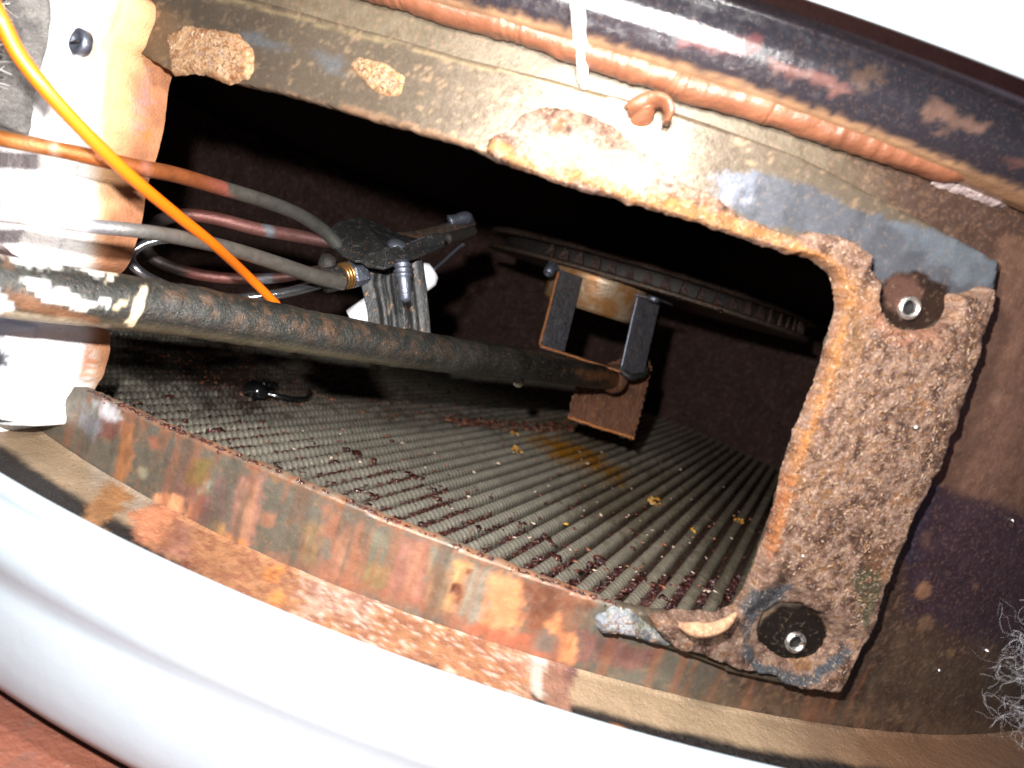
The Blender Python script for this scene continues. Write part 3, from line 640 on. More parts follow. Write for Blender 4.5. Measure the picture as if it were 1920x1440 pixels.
from mathutils.kdtree import KDTree
def strands(name, n, poly, R, hgt, cols, par, seed, lng=(.006, .017), rad=.0015, lift=.0006, dirj=None, jit=.8, edge=False, on=None):
    surf = None
    if on is not None:
        co = np.empty(len(on.data.vertices)*3); on.data.vertices.foreach_get('co', co); co = co.reshape(-1, 3)+np.array(base_of(on) if on.parent else on.location); co = co/U-np.array([0, 0, ZG])
        RR = np.hypot(co[:, 0], co[:, 1]); surf = KDTree(len(co))
        for i_, (a_, z_) in enumerate(zip(R*np.arctan2(co[:, 0], -co[:, 1]), co[:, 2])): surf.insert((a_, z_, 0), i_)
        surf.balance()
    """loose fibres lying on a curved surface"""
    r = np.random.default_rng(seed); q = to_az(poly, R+hgt); lo, hi = q.min(0), q.max(0); P = []; tries = 0
    while len(P) < n and tries < 40:
        tries += 1
        c = lo+(hi-lo)*r.random((n*3, 2)); d = sdf(c, q)
        c = c[(d < (.004 if edge else -.016)) & ((d > -.03) if edge else True)]; P += c.tolist()
    if not P: return None
    P = np.array(P[:n]); VV, FF, CC = [], [], []
    for k, (a, z) in enumerate(P):
        an = r.random()*6.283 if dirj is None else dirj+r.normal()*jit; l = r.uniform(*lng); m1 = 4
        cur = r.normal()*1.2; pts = []
        aa, zz = a, z
        for j in range(m1):
            t = aa/R; rr = (RR[surf.find((aa, zz, 0))[1]]+.001 if surf else R+hgt)+lift*(r.random()*1.2)+lift*(1.2*math.sin(j/3*3.14))
            pts.append((rr*math.sin(t), -rr*math.cos(t), zz)); aa += math.cos(an)*l/3; zz += math.sin(an)*l/3; an += cur/3
        pts = np.array(pts); T = pts[-1]-pts[0]; T /= np.linalg.norm(T)+1e-9; nrm = pts[0]/np.linalg.norm(pts[0]); nrm[2] = 0; sd = np.cross(T, nrm); w_ = rad*r.uniform(.6, 1.5)
        b = len(VV)
        for j, p in enumerate(pts):
            ww = w_*(1 if j < 3 else .4)
            VV += [p+sd*ww, p+nrm*ww*1.2, p-sd*ww]
        for j in range(m1-1):
            o_ = b+3*j; FF += [[o_, o_+1, o_+4, o_+3], [o_+1, o_+2, o_+5, o_+4]]
        CC += [cols[r.integers(len(cols))]*r.uniform(.7, 1.25)]*(3*m1)
    o = mk(name, np.array(VV), np.array(FF), m_fuzz, par, True, np.array(CC)); o['kind'] = 'stuff'; return o
SC_ = [lin(c, .48) for c in ((178, 146, 120), (140, 102, 78), (196, 168, 144), (128, 92, 70), (164, 126, 88), (104, 76, 60), (160, 138, 130))]
strip = [p for p in GAS if p[0] > 1370]
strands('loose_fibres', 2400, [(1500, 442), (1600, 450), (1634, 475), (1650, 560), (1690, 616), (1768, 616), (1790, 560), (1864, 530), (1812, 722), (1742, 900), (1680, 1040), (1570, 1300), (1440, 1270), (1560, 1260), (1600, 1200), (1560, 1140), (1490, 1090), (1430, 1080), (1474, 890), (1536, 730), (1580, 580), (1559, 505)], RF, .066, SC_, gask, 5, on=gbody)
def small_patch(label, poly, cols, th, seed, name='gasket_scrap', cat='gasket scrap', layers=None, k=.6, mat=None, fibres=160, **kw):
    c = np.mean(poly, 0)
    o = patch(name, poly, mat or m_fibre, None, RF, th, fib_col(cols, seed, k, layers), seed=seed, h=.008, **kw); tag(o, label, cat)
    if fibres: strands('loose_fibres', fibres, poly, RF, th*.85, SC_, o, seed+1, on=o, lng=(.008, .02), lift=.001)
    return o
small_patch('tan gasket scrap stuck at the top left corner of the opening beside the white insulation', [(308, 62), (352, 40), (400, 52), (440, 60), (474, 85), (475, 125), (462, 145), (425, 152), (372, 132), (318, 140)], [(170, 112, 70), (224, 170, 120), (242, 204, 160), (200, 142, 92)], .022, 61, warp=.012)
small_patch('small loose-edged tan gasket scrap alone on the upper band', [(648, 118), (672, 103), (720, 115), (762, 140), (760, 172), (735, 185), (700, 170), (668, 142)], [(205, 150, 100), (240, 200, 150), (190, 130, 80)], .014, 63, warp=.012)
small_patch('small silvery white gasket lump at the lower edge of the opening', [(1118, 1165), (1150, 1142), (1180, 1148), (1210, 1170), (1245, 1190), (1262, 1214), (1225, 1212), (1180, 1200), (1128, 1192)], [(120, 130, 144), (190, 198, 208), (150, 156, 140), (96, 104, 116)], .03, 65, k=.8, fibres=60, layers=[(ell(1170, 1175, 26, 16, 25), (205, 208, 218), 5, 5, .8)], warp=.012)
curlp = px_path([(1275, 1172, 2.14), (1300, 1180, 2.11), (1335, 1180, 2.10), (1362, 1168, 2.11), (1380, 1150, 2.13)])
Vc, Fc = tube_arrays(spl(curlp, 30), np.interp(np.linspace(0, 1, 30), [0, .3, .7, 1], [.010, .024, .018, .006]), 10)
Vc = Vc+.006*(fbm(Vc, 30, 3, 3)-.5)[:, None]
tag(mk('gasket_curl', Vc, Fc, m_fibre, None, True, np.repeat(lin((226, 178, 140), .8)[None], len(Vc), 0)), 'pale curled strip of gasket peeling at the lower right inner corner', 'gasket scrap')
tag(patch('seam_residue', [(1740, 332), (1800, 338), (1860, 350), (1905, 372), (1912, 390), (1890, 390), (1830, 372), (1770, 350)], m_fibre, None, R0, .03, fib_col([(150, 130, 130), (214, 196, 196), (240, 224, 220)], 71, .8), seed=71, h=.008), 'pinkish white sealant residue past the end of the terracotta bead', 'sealant residue')

# ================================================================== SEALANT
low = [(560, -50), (660, -14), (740, 7), (817, 33), (913, 58), (990, 80), (1083, 115), (1173, 143), (1250, 167), (1280, 182), (1433, 223), (1547, 263), (1663, 300), (1803, 345)]
ctr = [(x+5, y-19) for x, y in low]
bp_ = spl([cyl(x, y, R0+.045) for x, y in ctr], 620)
s_ = np.linspace(0, 1, 620); aa = np.linspace(0, 2*np.pi, 18, endpoint=False)
rad = .043+.010*(n1(s_*16, 1, 5)-.5)[:, None]+0*aa[None]
wr = np.sin(s_[:, None]*620*.55+2.2*np.cos(aa)[None]+6*n1(s_*30, 1, 8)[:, None])*.0016*(n1(s_*22, 1, 4)[:, None] > .5)
fold = .012*np.clip(fbm(np.stack([s_[:, None]*38+.8*np.sin(aa)[None], np.cos(aa)[None]+0*s_[:, None], np.sin(aa)[None]+0*s_[:, None]], -1), 1.1, 3, 3)-.48, -.3, .4)
crk = -.012*np.exp(-((((s_[:, None]*620+3*np.sin(aa)[None]+60*np.sin(s_[:, None]*17)) % 147)-70)/1.3)**2)
rad = rad+wr*.8+fold*1.1+crk*.35; rad = rad*(1+.12*np.cos(aa*2+.6)[None])
rad *= np.interp(s_, [0, .985, .995, 1], [1, 1, .85, .5])[:, None]
Vs, Fs = tube_arrays(bp_, rad, 18)
def seal_cols(V):
    n = fbm(V, 8, 4, 77)[:, None]; R = np.hypot(V[:, 0], V[:, 1]); z = V[:, 2]
    c = lin((152, 98, 72), .52)*(.7+.6*n); return c
cs = seal_cols(Vs); up = np.repeat(sstep(0, 1, np.cos(aa-1.2))[None], 620, 0).ravel()[:, None]
n5 = fbm(Vs, 30, 3, 9)[:, None]
tag(mk('sealant_bead', Vs, Fs, m_seal, None, True, cs*(1-.25*n5)), 'long wrinkled terracotta sealant bead along the seam above the opening', 'sealant')
# dusty smear above the bead is part of the rim; the curl hanging below it:
curl = thing('sealant_curl', 'curled brown tag of sealant sticking out below the bead near the string', 'sealant curl', tuple(cyl(1200, 250, RF)))
def ribbon(name, A, B, mat, par, n=40, m_=12, bul=.05, seed=1, th=.012):
    a = spl([at(*q) for q in A], n); b = spl([at(*q) for q in B], n); V = []
    for i in range(n):
        for j in range(m_):
            t = j/(m_-1); p = a[i]*(1-t)+b[i]*t; p = p-Fv*bul*math.sin(math.pi*t)**.7; V.append(p)
    V = np.array(V); V = V-Fv*(.030*(fbm(V, 16, 4, seed)[:, None]-.5)); idx = np.arange(n*m_).reshape(n, m_)
    F = np.stack([idx[:-1, :-1], idx[1:, :-1], idx[1:, 1:], idx[:-1, 1:]], -1).reshape(-1, 4)
    o = mk(name, V, F, mat, par, True, seal_cols(V)); md = o.modifiers.new('thick', 'SOLIDIFY'); md.thickness = th*U; md.offset = 0; return o
ribbon('curl_tip', [(1167, 206, 2.03), (1188, 189, 2.00), (1216, 178, 1.97), (1245, 188, 1.95), (1259, 212, 1.95), (1248, 238, 1.98)], [(1176, 226, 2.04), (1198, 218, 2.01), (1220, 206, 1.99), (1237, 202, 1.97), (1246, 216, 1.96), (1243, 237, 1.98)], m_seal, curl, seed=4)
ribbon('curl_root', [(1186, 214, 2.01), (1176, 238, 2.05), (1163, 254, 2.09), (1166, 272, 2.11)], [(1228, 200, 1.98), (1222, 226, 2.02), (1214, 254, 2.07), (1196, 280, 2.11)], m_seal, curl, bul=.04, seed=6)

# white frayed string
sp_ = px_path([(1080, -40, 1.80), (1083, 0, 1.85), (1086, 50, 1.93), (1091, 100, 1.99), (1093, 140, 2.03), (1094, 165, 2.05), (1089, 190, 2.07), (1086, 198, 2.075)])
V, F = tube_arrays(spl(sp_, 90), np.interp(np.linspace(0, 1, 90), [0, .3, .62, .7, .93, .97, 1], [.022, .020, .017, .008, .005, .009, .004])*(1+.3*(n1(np.linspace(0, 1, 90), 30, 2)-.5)), 10)
tag(mk('white_string', V, F, m_string), 'white frayed string hanging down over the sealant bead', 'string')

# ================================================================== INSULATION at the left
def wool_col(seed, scorch=(.0, .13), lay=()):
    def f(V, a, z, d):
        n = fbm(V, 6, 4, seed); n2 = fbm(V, 20, 3, seed+2); x, y = pix(V)
        c = np.repeat(lin((250, 250, 248))[None], len(V), 0)
        t = (np.hypot(V[:, 0], V[:, 1])-(R0-.08))/.37+.28*(n-.5)+.10*(n2-.5)
        right = sstep(150, 200, x)
        k = ((1-sstep(.62, .95, t))*right)[:, None]; c = c*(1-k)+lin((226, 184, 136), .8)*k
        k = ((1-sstep(.14, .60, t))*right)[:, None]; c = c*(1-k)+lin((186, 128, 94), .66)*(.6+.8*n2[:, None])*k
        return painter(V, c, lay, seed+3, .85)
    return f
UP = [(-120, -80), (215, -60), (280, -8), (340, 36), (338, 70), (322, 112), (304, 140), (299, 170), (294, 215), (284, 262), (270, 305), (260, 345), (255, 385), (247, 425), (234, 470), (220, 500), (196, 520), (170, 508), (120, 492), (60, 470), (20, 452), (-120, 440)]
DN = [(-120, 575), (0, 580), (60, 592), (130, 603), (190, 616), (190, 650), (180, 698), (166, 722), (160, 732), (148, 748), (152, 788), (98, 786), (92, 818), (0, 816), (-120, 812)]
ins1 = patch('insulation_blanket', UP, m_wool, None, R0, .36, wool_col(81, lay=[(ell(262, 190, 10, 60, 5), (150, 130, 140), 8, 8, .5), (ell(275, 250, 8, 14), (190, 110, 60), 4, 4, .8), ([(0, 405), (130, 415), (200, 425), (120, 422), (20, 412)], (200, 200, 205), 4, 5, .8)]), edge=.05, warp=.008, wsc=12, h=.0062, rough=.03, rsc=5, fw=.1, power=.5, seed=81, sink=-.25, wall=.26, rows=9, base=-.08, pr=R0-.075)
tag(ins1, 'upper white ceramic fibre blanket with scorched orange edge, above the gas pipe', 'insulation')
ins2 = patch('insulation_blanket', DN, m_wool, None, R0, .34, wool_col(85, lay=[(ell(-5, 672, 22, 18), (110, 112, 118), 8, 6), (ell(168, 680, 14, 34, 10), (190, 112, 60), 7, 5, .8), ([(90, 745), (150, 722), (150, 730), (92, 756)], (190, 192, 205), 5, 4, .7), ([(0, 715), (80, 712), (60, 720), (0, 722)], (205, 205, 214), 5, 4, .7)]), edge=.05, warp=.007, wsc=12, h=.0062, rough=.03, rsc=5, fw=.1, power=.5, seed=85, sink=-.25, wall=.26, rows=9, base=-.08, pr=R0-.075)
tag(ins2, 'lower white ceramic fibre block with stepped bottom, below the gas pipe', 'insulation')
gw = patch('mineral_wool', [(-150, -120), (45, -120), (52, -20), (44, 60), (28, 140), (10, 235), (-20, 250), (-150, 250)], m_greywool, None, R0+.30, .10, lambda V, a, z, d: np.repeat(lin((120, 115, 110))[None], len(V), 0), edge=.03, warp=.02, h=.012, rough=.6, rsc=12, seed=91)
tag(gw, 'dark grey mineral wool behind the orange wire in the top left corner', 'insulation')
strands('loose_fibres', 500, [(-60, -60), (48, -40), (44, 60), (28, 140), (8, 240), (-60, 240)], R0+.30, .10, [lin((190, 185, 180)), lin((90, 86, 84))], gw, 92, lng=(.04, .1), lift=.02)
P = cyl(148, 78, R0+.292); n = np.array([P[0], P[1], 0]); n /= np.linalg.norm(n)
V, F = lathe([(.042, -.02), (.042, .006), (.034, .012), (.028, .010), (.024, .002), (.0, .002)], P, n, 24)
V = V+.006*(fbm(V, 30, 3, 4)[:, None]-.5)
bl = mk('insulation_bolt', V, F, m_bolt); tag(bl, 'grey bolt head sunk in the upper white insulation', 'bolt')
V, F = slab([P+n*.012+frame(n)[1]*x_+frame(n)[2]*y_ for x_, y_ in ((-.022, -.004), (.022, .010), (.021, .016), (-.023, .003))], .006); mk('slot', V, F, m_dark, bl)

# ================================================================== GAS PIPE
pp = [(-120, 500), (0, 536), (110, 552), (240, 568), (400, 592), (640, 634), (860, 668), (1000, 685), (1100, 703), (1150, 710)]
pd = [1/(.476-.272*x/1150) for x, y in pp]
path = spl([at(x, y, d) for (x, y), d in zip(pp, pd)], 420)
aa = np.linspace(0, 2*np.pi, 36, endpoint=False); base_r = .0945
V0, F0 = tube_arrays(path, np.interp(np.linspace(0, 1, 420), [0, .75, 1], [base_r, base_r, .078]), 36)
nrm = (V0.reshape(420, 36, 3)-path[:, None]); nrm /= np.linalg.norm(nrm, axis=2)[..., None]; nrm = nrm.reshape(-1, 3)
scale_ = np.clip(fbm(V0, 20, 4, 5)-.5, 0, 1)*.045*sstep(230, 330, pix(V0)[0])*(1-sstep(900, 1000, pix(V0)[0]))*.4
Vp = V0+nrm*(scale_+.004*(fbm(V0, 30, 3, 6)-.5))[:, None]
def pipe_cols(V):
    x, y = pix(V); n = fbm(V, 9, 4, 101)[:, None]; n2 = fbm(V, 26, 4, 102)[:, None]
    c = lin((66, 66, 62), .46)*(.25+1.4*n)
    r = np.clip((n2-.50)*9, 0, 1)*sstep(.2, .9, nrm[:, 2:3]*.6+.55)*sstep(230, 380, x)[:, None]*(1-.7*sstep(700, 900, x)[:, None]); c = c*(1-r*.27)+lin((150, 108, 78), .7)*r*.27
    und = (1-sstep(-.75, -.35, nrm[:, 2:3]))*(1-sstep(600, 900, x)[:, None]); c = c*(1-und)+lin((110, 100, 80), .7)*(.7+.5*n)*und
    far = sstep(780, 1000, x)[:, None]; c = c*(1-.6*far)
    lay = [([(0, 440), (110, 420), (200, 470), (212, 500), (190, 520), (140, 500), (60, 500), (0, 492)], (250, 250, 245), 5, 6),
           ([(0, 462), (22, 465), (18, 500), (0, 498)], (110, 80, 56), 7, 5),
           ([(30, 528), (80, 522), (100, 535), (150, 560), (190, 572), (150, 585), (100, 565), (60, 545)], (250, 250, 245), 3, 7),
           ([(186, 562), (208, 562), (204, 574), (192, 570)], (250, 250, 250), 2, 2), ([(208, 566), (236, 560), (232, 572), (212, 572)], (214, 200, 160), 2, 4),
           ([(262, 538), (280, 536), (268, 560), (262, 590), (246, 612), (230, 608), (240, 585), (252, 560)], (246, 226, 186), 2, 4),
           ([(200, 510), (220, 504), (212, 522), (202, 530)], (240, 225, 200), 3, 4),
           ([(10, 545), (60, 555), (150, 590), (190, 602), (160, 612), (60, 585), (20, 575)], (126, 88, 62), 7, 5, .9),
           ([(-40, 575), (60, 590), (200, 612), (200, 626), (60, 606), (-40, 590)], (196, 184, 160), 4, 3, .9),
           ([(-40, 545), (0, 545), (24, 570), (30, 585), (0, 590), (-40, 590)], (245, 245, 245), 3, 3),
           ([(1075, 690), (1180, 700), (1190, 720), (1110, 720)], (120, 76, 44), 10, 8, .5)]
    return painter(V, c, lay, 105, .8)
pipe = thing('gas_pipe', 'thick scaly black gas pipe with white caulk smears reaching in to the burner', 'pipe', tuple(at(240, 568, 2.4)))
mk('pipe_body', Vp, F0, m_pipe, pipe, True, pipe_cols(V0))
V, F = lathe([(.085, -.05), (.10, -.03), (.105, .02), (.09, .05), (.04, .06), (.0, .06)], path[-1], path[-1]-path[-8], 22); V = V+.012*(fbm(V, 14, 3, 9)[:, None]-.5); mk('pipe_tip', V, F, m_rust, pipe)
dp = at(975, 708, 4.02); V, F = lathe([(0, 0), (.014, -.004), (.030, -.022), (.034, -.042), (.024, -.062), (.008, -.070), (0, -.070)], dp+np.array([0, -.01, .012]), (0, 0, 1), 16)
tag(mk('water_drop', V, F, m_water), 'clear water drop hanging under the gas pipe', 'water drop')

# ================================================================== BURNER
BC = np.array([.62, -.10]); BR = 1.42
bur = thing('burner', 'dark wet round burner head carried on a hanger inside the chamber', 'burner', (BC[0], BC[1], -.4))
def disc(prof, seg=120):
    V, F = lathe(prof, (BC[0], BC[1], 0), (0, 0, 1), seg); return V, F
tilt = .018
def tl(V): V = V.copy(); V[:, 2] += (V[:, 0]-BC[0])*tilt; return V
V, F = disc([(.1, .33), (BR-.06, .33), (BR-.01, .325), (BR+.02, .335), (BR+.02, .365), (BR-.02, .38), (.1, .42)]); V = tl(V); V = V+.006*(fbm(V, 9, 3, 4)[:, None]-.5); mk('top_flange', V, F, m_burner, bur)
V, F = disc([(.1, .20), (BR-.04, .20), (BR, .195), (BR+.015, .205), (BR+.01, .225), (BR-.05, .235), (.1, .235)]); V = tl(V); mk('lower_pan', V, F, m_burner, bur)
V, F = disc([(BR-.14, .22), (BR-.13, .34)], 120); V = tl(V); mk('port_ring', V, F[:-2], m_dark, bur)
for k in range(66):       # the teeth between the gas ports
    an = 2*math.pi*k/66; e = np.array([math.sin(an), -math.cos(an), 0]); tn = np.array([math.cos(an), math.sin(an), 0]); c0 = np.array([BC[0], BC[1], 0])+e*(BR-.05)
    if e[1] > .35 or an < 5.6 and an > 3.2: continue
    w0, w1 = random.uniform(.030, .05), random.uniform(.008, .02)
    pts = [c0-tn*w0+[0, 0, .235], c0+tn*w0+[0, 0, .235], c0+tn*w1+e*-.02+[0, 0, random.uniform(.27, .32)], c0-tn*w1+e*-.02+[0, 0, .33]]
    V, F = slab(pts, .02); mk('port_tooth', tl(V), F, m_port, bur, False)
# venturi drum under the pan, seen between the hanger arms
ct = at(1115, 548, 5.15); V, F = lathe([(.34, -.10), (.37, -.07), (.37, .05), (.40, .12), (.40, .2)], (ct[0], ct[1]+.25, .02), (0, 0, 1), 48); mk('venturi_collar', V, F, m_rustpan, bur)
# wet highlights: drops clinging along the pan edge
Vd = []
for k in range(26):
    x = random.uniform(1080, 1330); an = math.atan2(0, 1)
    ang = random.uniform(-.32, .38); p = np.array([BC[0]+(BR+.01)*math.sin(ang), BC[1]-(BR+.01)*math.cos(ang), .20+(BR*math.sin(ang))*tilt])
    r = random.uniform(.006, .013); Vd.append(lathe([(0, r), (r*.8, r*.6), (r, 0), (r*.7, -r*.7), (0, -r)], p, (0, 0, 1), 8))
V, F = merge(Vd); tag(mk('water_beads', V, F, m_water, bur), kind='stuff')
# hanger bracket
Dd = np.array([.74, .67, 0])*.235
def arm(name, x1, y1, x2, y2, d, mat):
    a = at(x1, y1, d); b = at(x2, y2, d); return slab([a, b, b+Dd, a+Dd], .018)
hang = thing('burner_hanger', 'dark U-shaped steel hanger bracket clamped under the burner', 'bracket', tuple(at(1100, 690, 4.85)))
V, F = arm('hanger_arm', 1048, 505, 1012, 650, 4.85, m_brkt2); bevel(mk('hanger_arm', V, F, m_brkt2, hang, False), .006)
V, F = arm('hanger_arm', 1196, 556, 1164, 694, 4.75, m_brkt2); bevel(mk('hanger_arm', V, F, m_brkt2, hang, False), .006)
a_, b_ = at(1011, 650, 4.85), at(1164, 696, 4.75); V, F = slab([a_, b_, b_+Dd, a_+Dd], .018); bevel(mk('hanger_base', V, F, m_brkt2, hang, False), .006)
for (p1, p2, nm) in (((1012, 648, 4.845), (1163, 697, 4.742), 'rusty_edge'), ((1195, 556, 4.745), (1165, 690, 4.742), 'worn_edge'), ((1047, 510, 4.845), (1012, 646, 4.845), 'rusty_edge')):
    V, F = tube_arrays(np.linspace(at(*p1), at(*p2), 30), .0095, 8); V = V+.006*(fbm(V, 22, 3, 2)[:, None]-.5)
    mk(nm, V, F, m_rustedge if nm == 'rusty_edge' else m_bolt, hang)
a_ = at(1150, 692, 4.8); V, F = tube_arrays(spl(px_path([(1160, 690, 4.78), (1180, 706, 4.76), (1205, 702, 4.9), (1212, 690, 5.0)]), 24), .022, 10); mk('hanger_foot', V, F, m_bracket, hang)
V, F = slab(px_path([(1190, 553, 4.75), (1236, 562, 4.75), (1262, 572, 5.0), (1215, 560, 5.05)]), .014); mk('hanger_tab', V, F, m_brkt2, hang, False)
V, F = lathe([(.045, -.03), (.045, 0), (.03, .008), (0, .01)], at(1224, 564, 4.72), (0, 0, -1), 18); mk('rivet', V, F, m_bolt, hang)
c = at(1030, 508, 4.85); V, F = lathe([(.034, -.05), (.038, -.045), (.038, .02), (.03, .03), (.022, .032), (.018, .02), (0, .02)], c, (-.15, -.55, -.8), 18); mk('hanger_bolt', V, F, m_bolt, hang)
V, F = lathe([(.048, -.012), (.05, 0), (.048, .012)], c+np.array([.01, .05, .035]), (-.15, -.55, -.8), 6); mk('hanger_nut', V, F, m_bolt, hang, False)
for (x, y) in ((1032, 601), (1058, 606)): V, F = lathe([(.010, -.012), (.010, .012)], at(x, y, 4.95), (.67, -.74, 0), 10); mk('punched_hole', V, F, m_dark, hang)
# rusted deflector sheet
outl = [(1090, 700), (1120, 690), (1195, 660), (1214, 664), (1222, 690), (1206, 755), (1189, 821), (1160, 812), (1110, 795), (1065, 782), (1072, 745)]
P3 = [at(x, y, 5.25) for x, y in outl]
def grid_slab(outl, d, n=46, th=.02, amp=.02, seed=1):
    ol = np.array(outl, float); x0, y0 = ol.min(0); x1, y1 = ol.max(0); X, Y = np.meshgrid(np.linspace(x0, x1, n), np.linspace(y0, y1, n), indexing='ij')
    Q = np.stack([X.ravel(), Y.ravel()], -1); dd = sdf(Q, ol); st = (x1-x0)/n
    bump = amp*(fbm(np.stack([X.ravel()*.03, Y.ravel()*.012, 0*X.ravel()], -1), 3, 4, seed)-.5)
    V = np.array([at(q[0], q[1], d-b) for q, b in zip(Q, bump)]); idx = np.arange(n*n).reshape(n, n)
    F = np.stack([idx[:-1, :-1], idx[1:, :-1], idx[1:, 1:], idx[:-1, 1:]], -1).reshape(-1, 4); F = F[dd[F].mean(1) < 0]
    us, inv = np.unique(F, return_inverse=True); return V[us], inv.reshape(-1, 4)
V, F = grid_slab(outl, 5.25); dfl = mk('deflector_sheet', V, F, m_rust, None); so = dfl.modifiers.new('thick', 'SOLIDIFY'); so.thickness = .02*U; so.offset = 0
tag(dfl, 'wet rust brown metal sheet hanging behind the end of the gas pipe', 'metal sheet')
V, F = tube_arrays(np.linspace(at(1064, 782, 5.235), at(1189, 822, 5.235), 40), .013, 8); V = V+.016*(fbm(V, 18, 3, 2)[:, None]-.5); mk('wet_rust_rim', V, F, m_rustedge, dfl)
Vd = []
for k in range(16):
    t = random.random(); p = at(1064+125*t, 785+40*t, 5.22); r = random.uniform(.006, .014); Vd.append(lathe([(0, r), (r*.8, r*.6), (r, 0), (r*.7, -r*.7), (0, -r)], p, (0, 0, 1), 8))
V, F = merge(Vd); tag(mk('water_beads', V, F, m_water, dfl), kind='stuff')

# ================================================================== PILOT ASSEMBLY
D0 = 3.45
pil = thing('pilot_assembly', 'blackened pilot light bracket with igniter between the tubes and the burner', 'pilot bracket', tuple(at(740, 560, D0)))
top = [(622, 426, 3.55), (634, 418, 3.6), (674, 409, 3.75), (692, 414, 3.75), (750, 442, 3.7), (792, 452, 3.62), (725, 468, 3.35), (721, 505, 3.25), (705, 501, 3.25), (690, 500, 3.28), (676, 491, 3.3), (665, 491, 3.3), (641, 479, 3.38), (622, 462, 3.45)]
V, F = slab(px_path(top), .014); bevel(mk('pilot_plate', V, F, m_bracket, pil, False), .004)
flap = [(725, 468, 3.33), (760, 460, 3.42), (800, 444, 3.5), (820, 437, 3.55), (832, 441, 3.56), (835, 455, 3.55), (833, 463, 3.53), (794, 479, 3.4), (750, 494, 3.28), (721, 505, 3.22)]
V, F = slab(px_path(flap), .016); bevel(mk('pilot_flap', V, F, m_bracket, pil, False), .005)
V, F = tube_arrays(spl(px_path([(721, 503, 3.21), (724, 485, 3.27), (725, 469, 3.32), (760, 458, 3.4), (800, 443, 3.48)]), 30), .0035, 6); mk('worn_fold', V, F, m_bolt, pil)
# ribbed upright plate
ny, nx = 40, 60; Lp = [(689, 500), (678, 528), (682, 554), (690, 592), (694, 660)]; Rp = [(791, 486), (796, 520), (800, 549), (805, 600), (810, 660)]
Vv = []
for j in range(ny):
    t = j/(ny-1); l = spl(Lp, ny)[j]; r = spl(Rp, ny)[j]
    for i in range(nx):
        s = i/(nx-1); x, y = l+(r-l)*s
        rb = .022*(math.exp(-((s-.28)/.05)**2)+math.exp(-((s-.42)/.04)**2)*.7+math.exp(-((s-.75)/.05)**2)-.8*math.exp(-((s-.6)/.08)**2))*min(1, t*4+.3)
        Vv.append(at(x, y, D0+.03-rb+.03*(s > .9)*(s-.9)*5))
idx = np.arange(nx*ny).reshape(ny, nx); F = np.stack([idx[:-1, :-1], idx[:-1, 1:], idx[1:, 1:], idx[1:, :-1]], -1).reshape(-1, 4)
up_ = mk('upright_plate', np.array(Vv), F, m_bracket, pil); so = up_.modifiers.new('thick', 'SOLIDIFY'); so.thickness = .016*U; so.offset = 0
# screw through the plate
V, F = lathe([(.056, 0), (.055, .02), (.042, .036), (.015, .045), (0, .046)], at(745, 466, 3.42), (.1, -.25, .95), 20); sc_ = mk('screw', V, F, m_bolt, pil)
pr_ = [(.034, .0)]; 
for k in range(3): pr_ += [(.034, -.012-.026*k), (.046, -.020-.026*k), (.034, -.028-.026*k)]
pr_ += [(.030, -.10), (.028, -.19), (.012, -.20), (0, -.20)]
V, F = lathe(pr_, at(754, 490, 3.27), at(754, 490, 3.27)-at(759, 545, 3.25), 16); mk('screw_thread', V, F, m_bolt, sc_)
# ceramic igniter
A1, A2 = at(664, 602, 3.62), at(806, 512, 3.62); T = A2-A1; Ln = np.linalg.norm(T)
V, F = lathe([(.07, 0), (.075, Ln*.3), (.074, Ln*.9), (.07, Ln*.985), (.045, Ln*1.05), (.02, Ln*1.06), (0, Ln*1.06)], A1, T, 26); mk('ceramic_igniter', V, F, m_ceramic, pil)
V, F = tube_arrays(spl(px_path([(812, 507, 3.62), (835, 487, 3.75), (858, 466, 3.85), (870, 458, 3.9)]), 20), [.009]*17+[.012, .014, .009], 8); mk('electrode', V, F, m_bolt, pil)
# pilot burner tube and its crusted tip
V, F = tube_arrays(spl(px_path([(745, 455, 3.72), (790, 446, 3.85), (840, 432, 4.0), (884, 420, 4.15)]), 40), np.linspace(.055, .040, 40), 14); V = V+.012*(fbm(V, 14, 3, 4)[:, None]-.5); mk('pilot_tube', V, F, m_burner, pil)
V, F = tube_arrays(spl(px_path([(842, 416, 4.0), (858, 412, 4.02), (872, 409, 4.05), (886, 413, 4.1)]), 24), np.interp(np.linspace(0, 1, 24), [0, .3, .7, 1], [.040, .034, .042, .02]), 14); V = V+.03*(fbm(V, 12, 4, 8)[:, None]-.5); mk('crusted_tip', V, F, m_bolt, pil)
V, F = tube_arrays(spl(px_path([(836, 448, 3.9), (862, 442, 4.0), (888, 434, 4.1)]), 16), .035, 12); mk('pilot_hood', V, F, m_dark, pil)
# compression fitting
ax = at(700, 505, 3.5)-at(640, 520, 3.38); c0 = at(640, 519, 3.38)
V, F = lathe([(.055, -.10), (.06, -.09), (.06, -.01), (.05, .0)], c0, ax, 16); V = V+.01*(fbm(V, 20, 3, 5)[:, None]-.5); ft = mk('fitting_body', V, F, m_bracket, pil)
for k in range(3): V, F = lathe([(.056, -.006), (.068, 0), (.056, .006)], c0+ax/np.linalg.norm(ax)*(.008+.016*k), ax, 24); mk('brass_ring', V, F, m_brass, pil)
V, F = lathe([(.060, .05), (.068, .058), (.068, .12), (.060, .128)], c0, ax, 6, phase=.3); mk('hex_nut', V, F, m_bolt, pil, False)
V, F = lathe([(.05, -.04), (.055, 0), (.05, .04)], at(612, 497, 3.45), (1, .2, .1), 10); V = V+.04*(fbm(V, 14, 4, 5)[:, None]-.5); mk('sooty_lump', V, F, m_dark, pil)

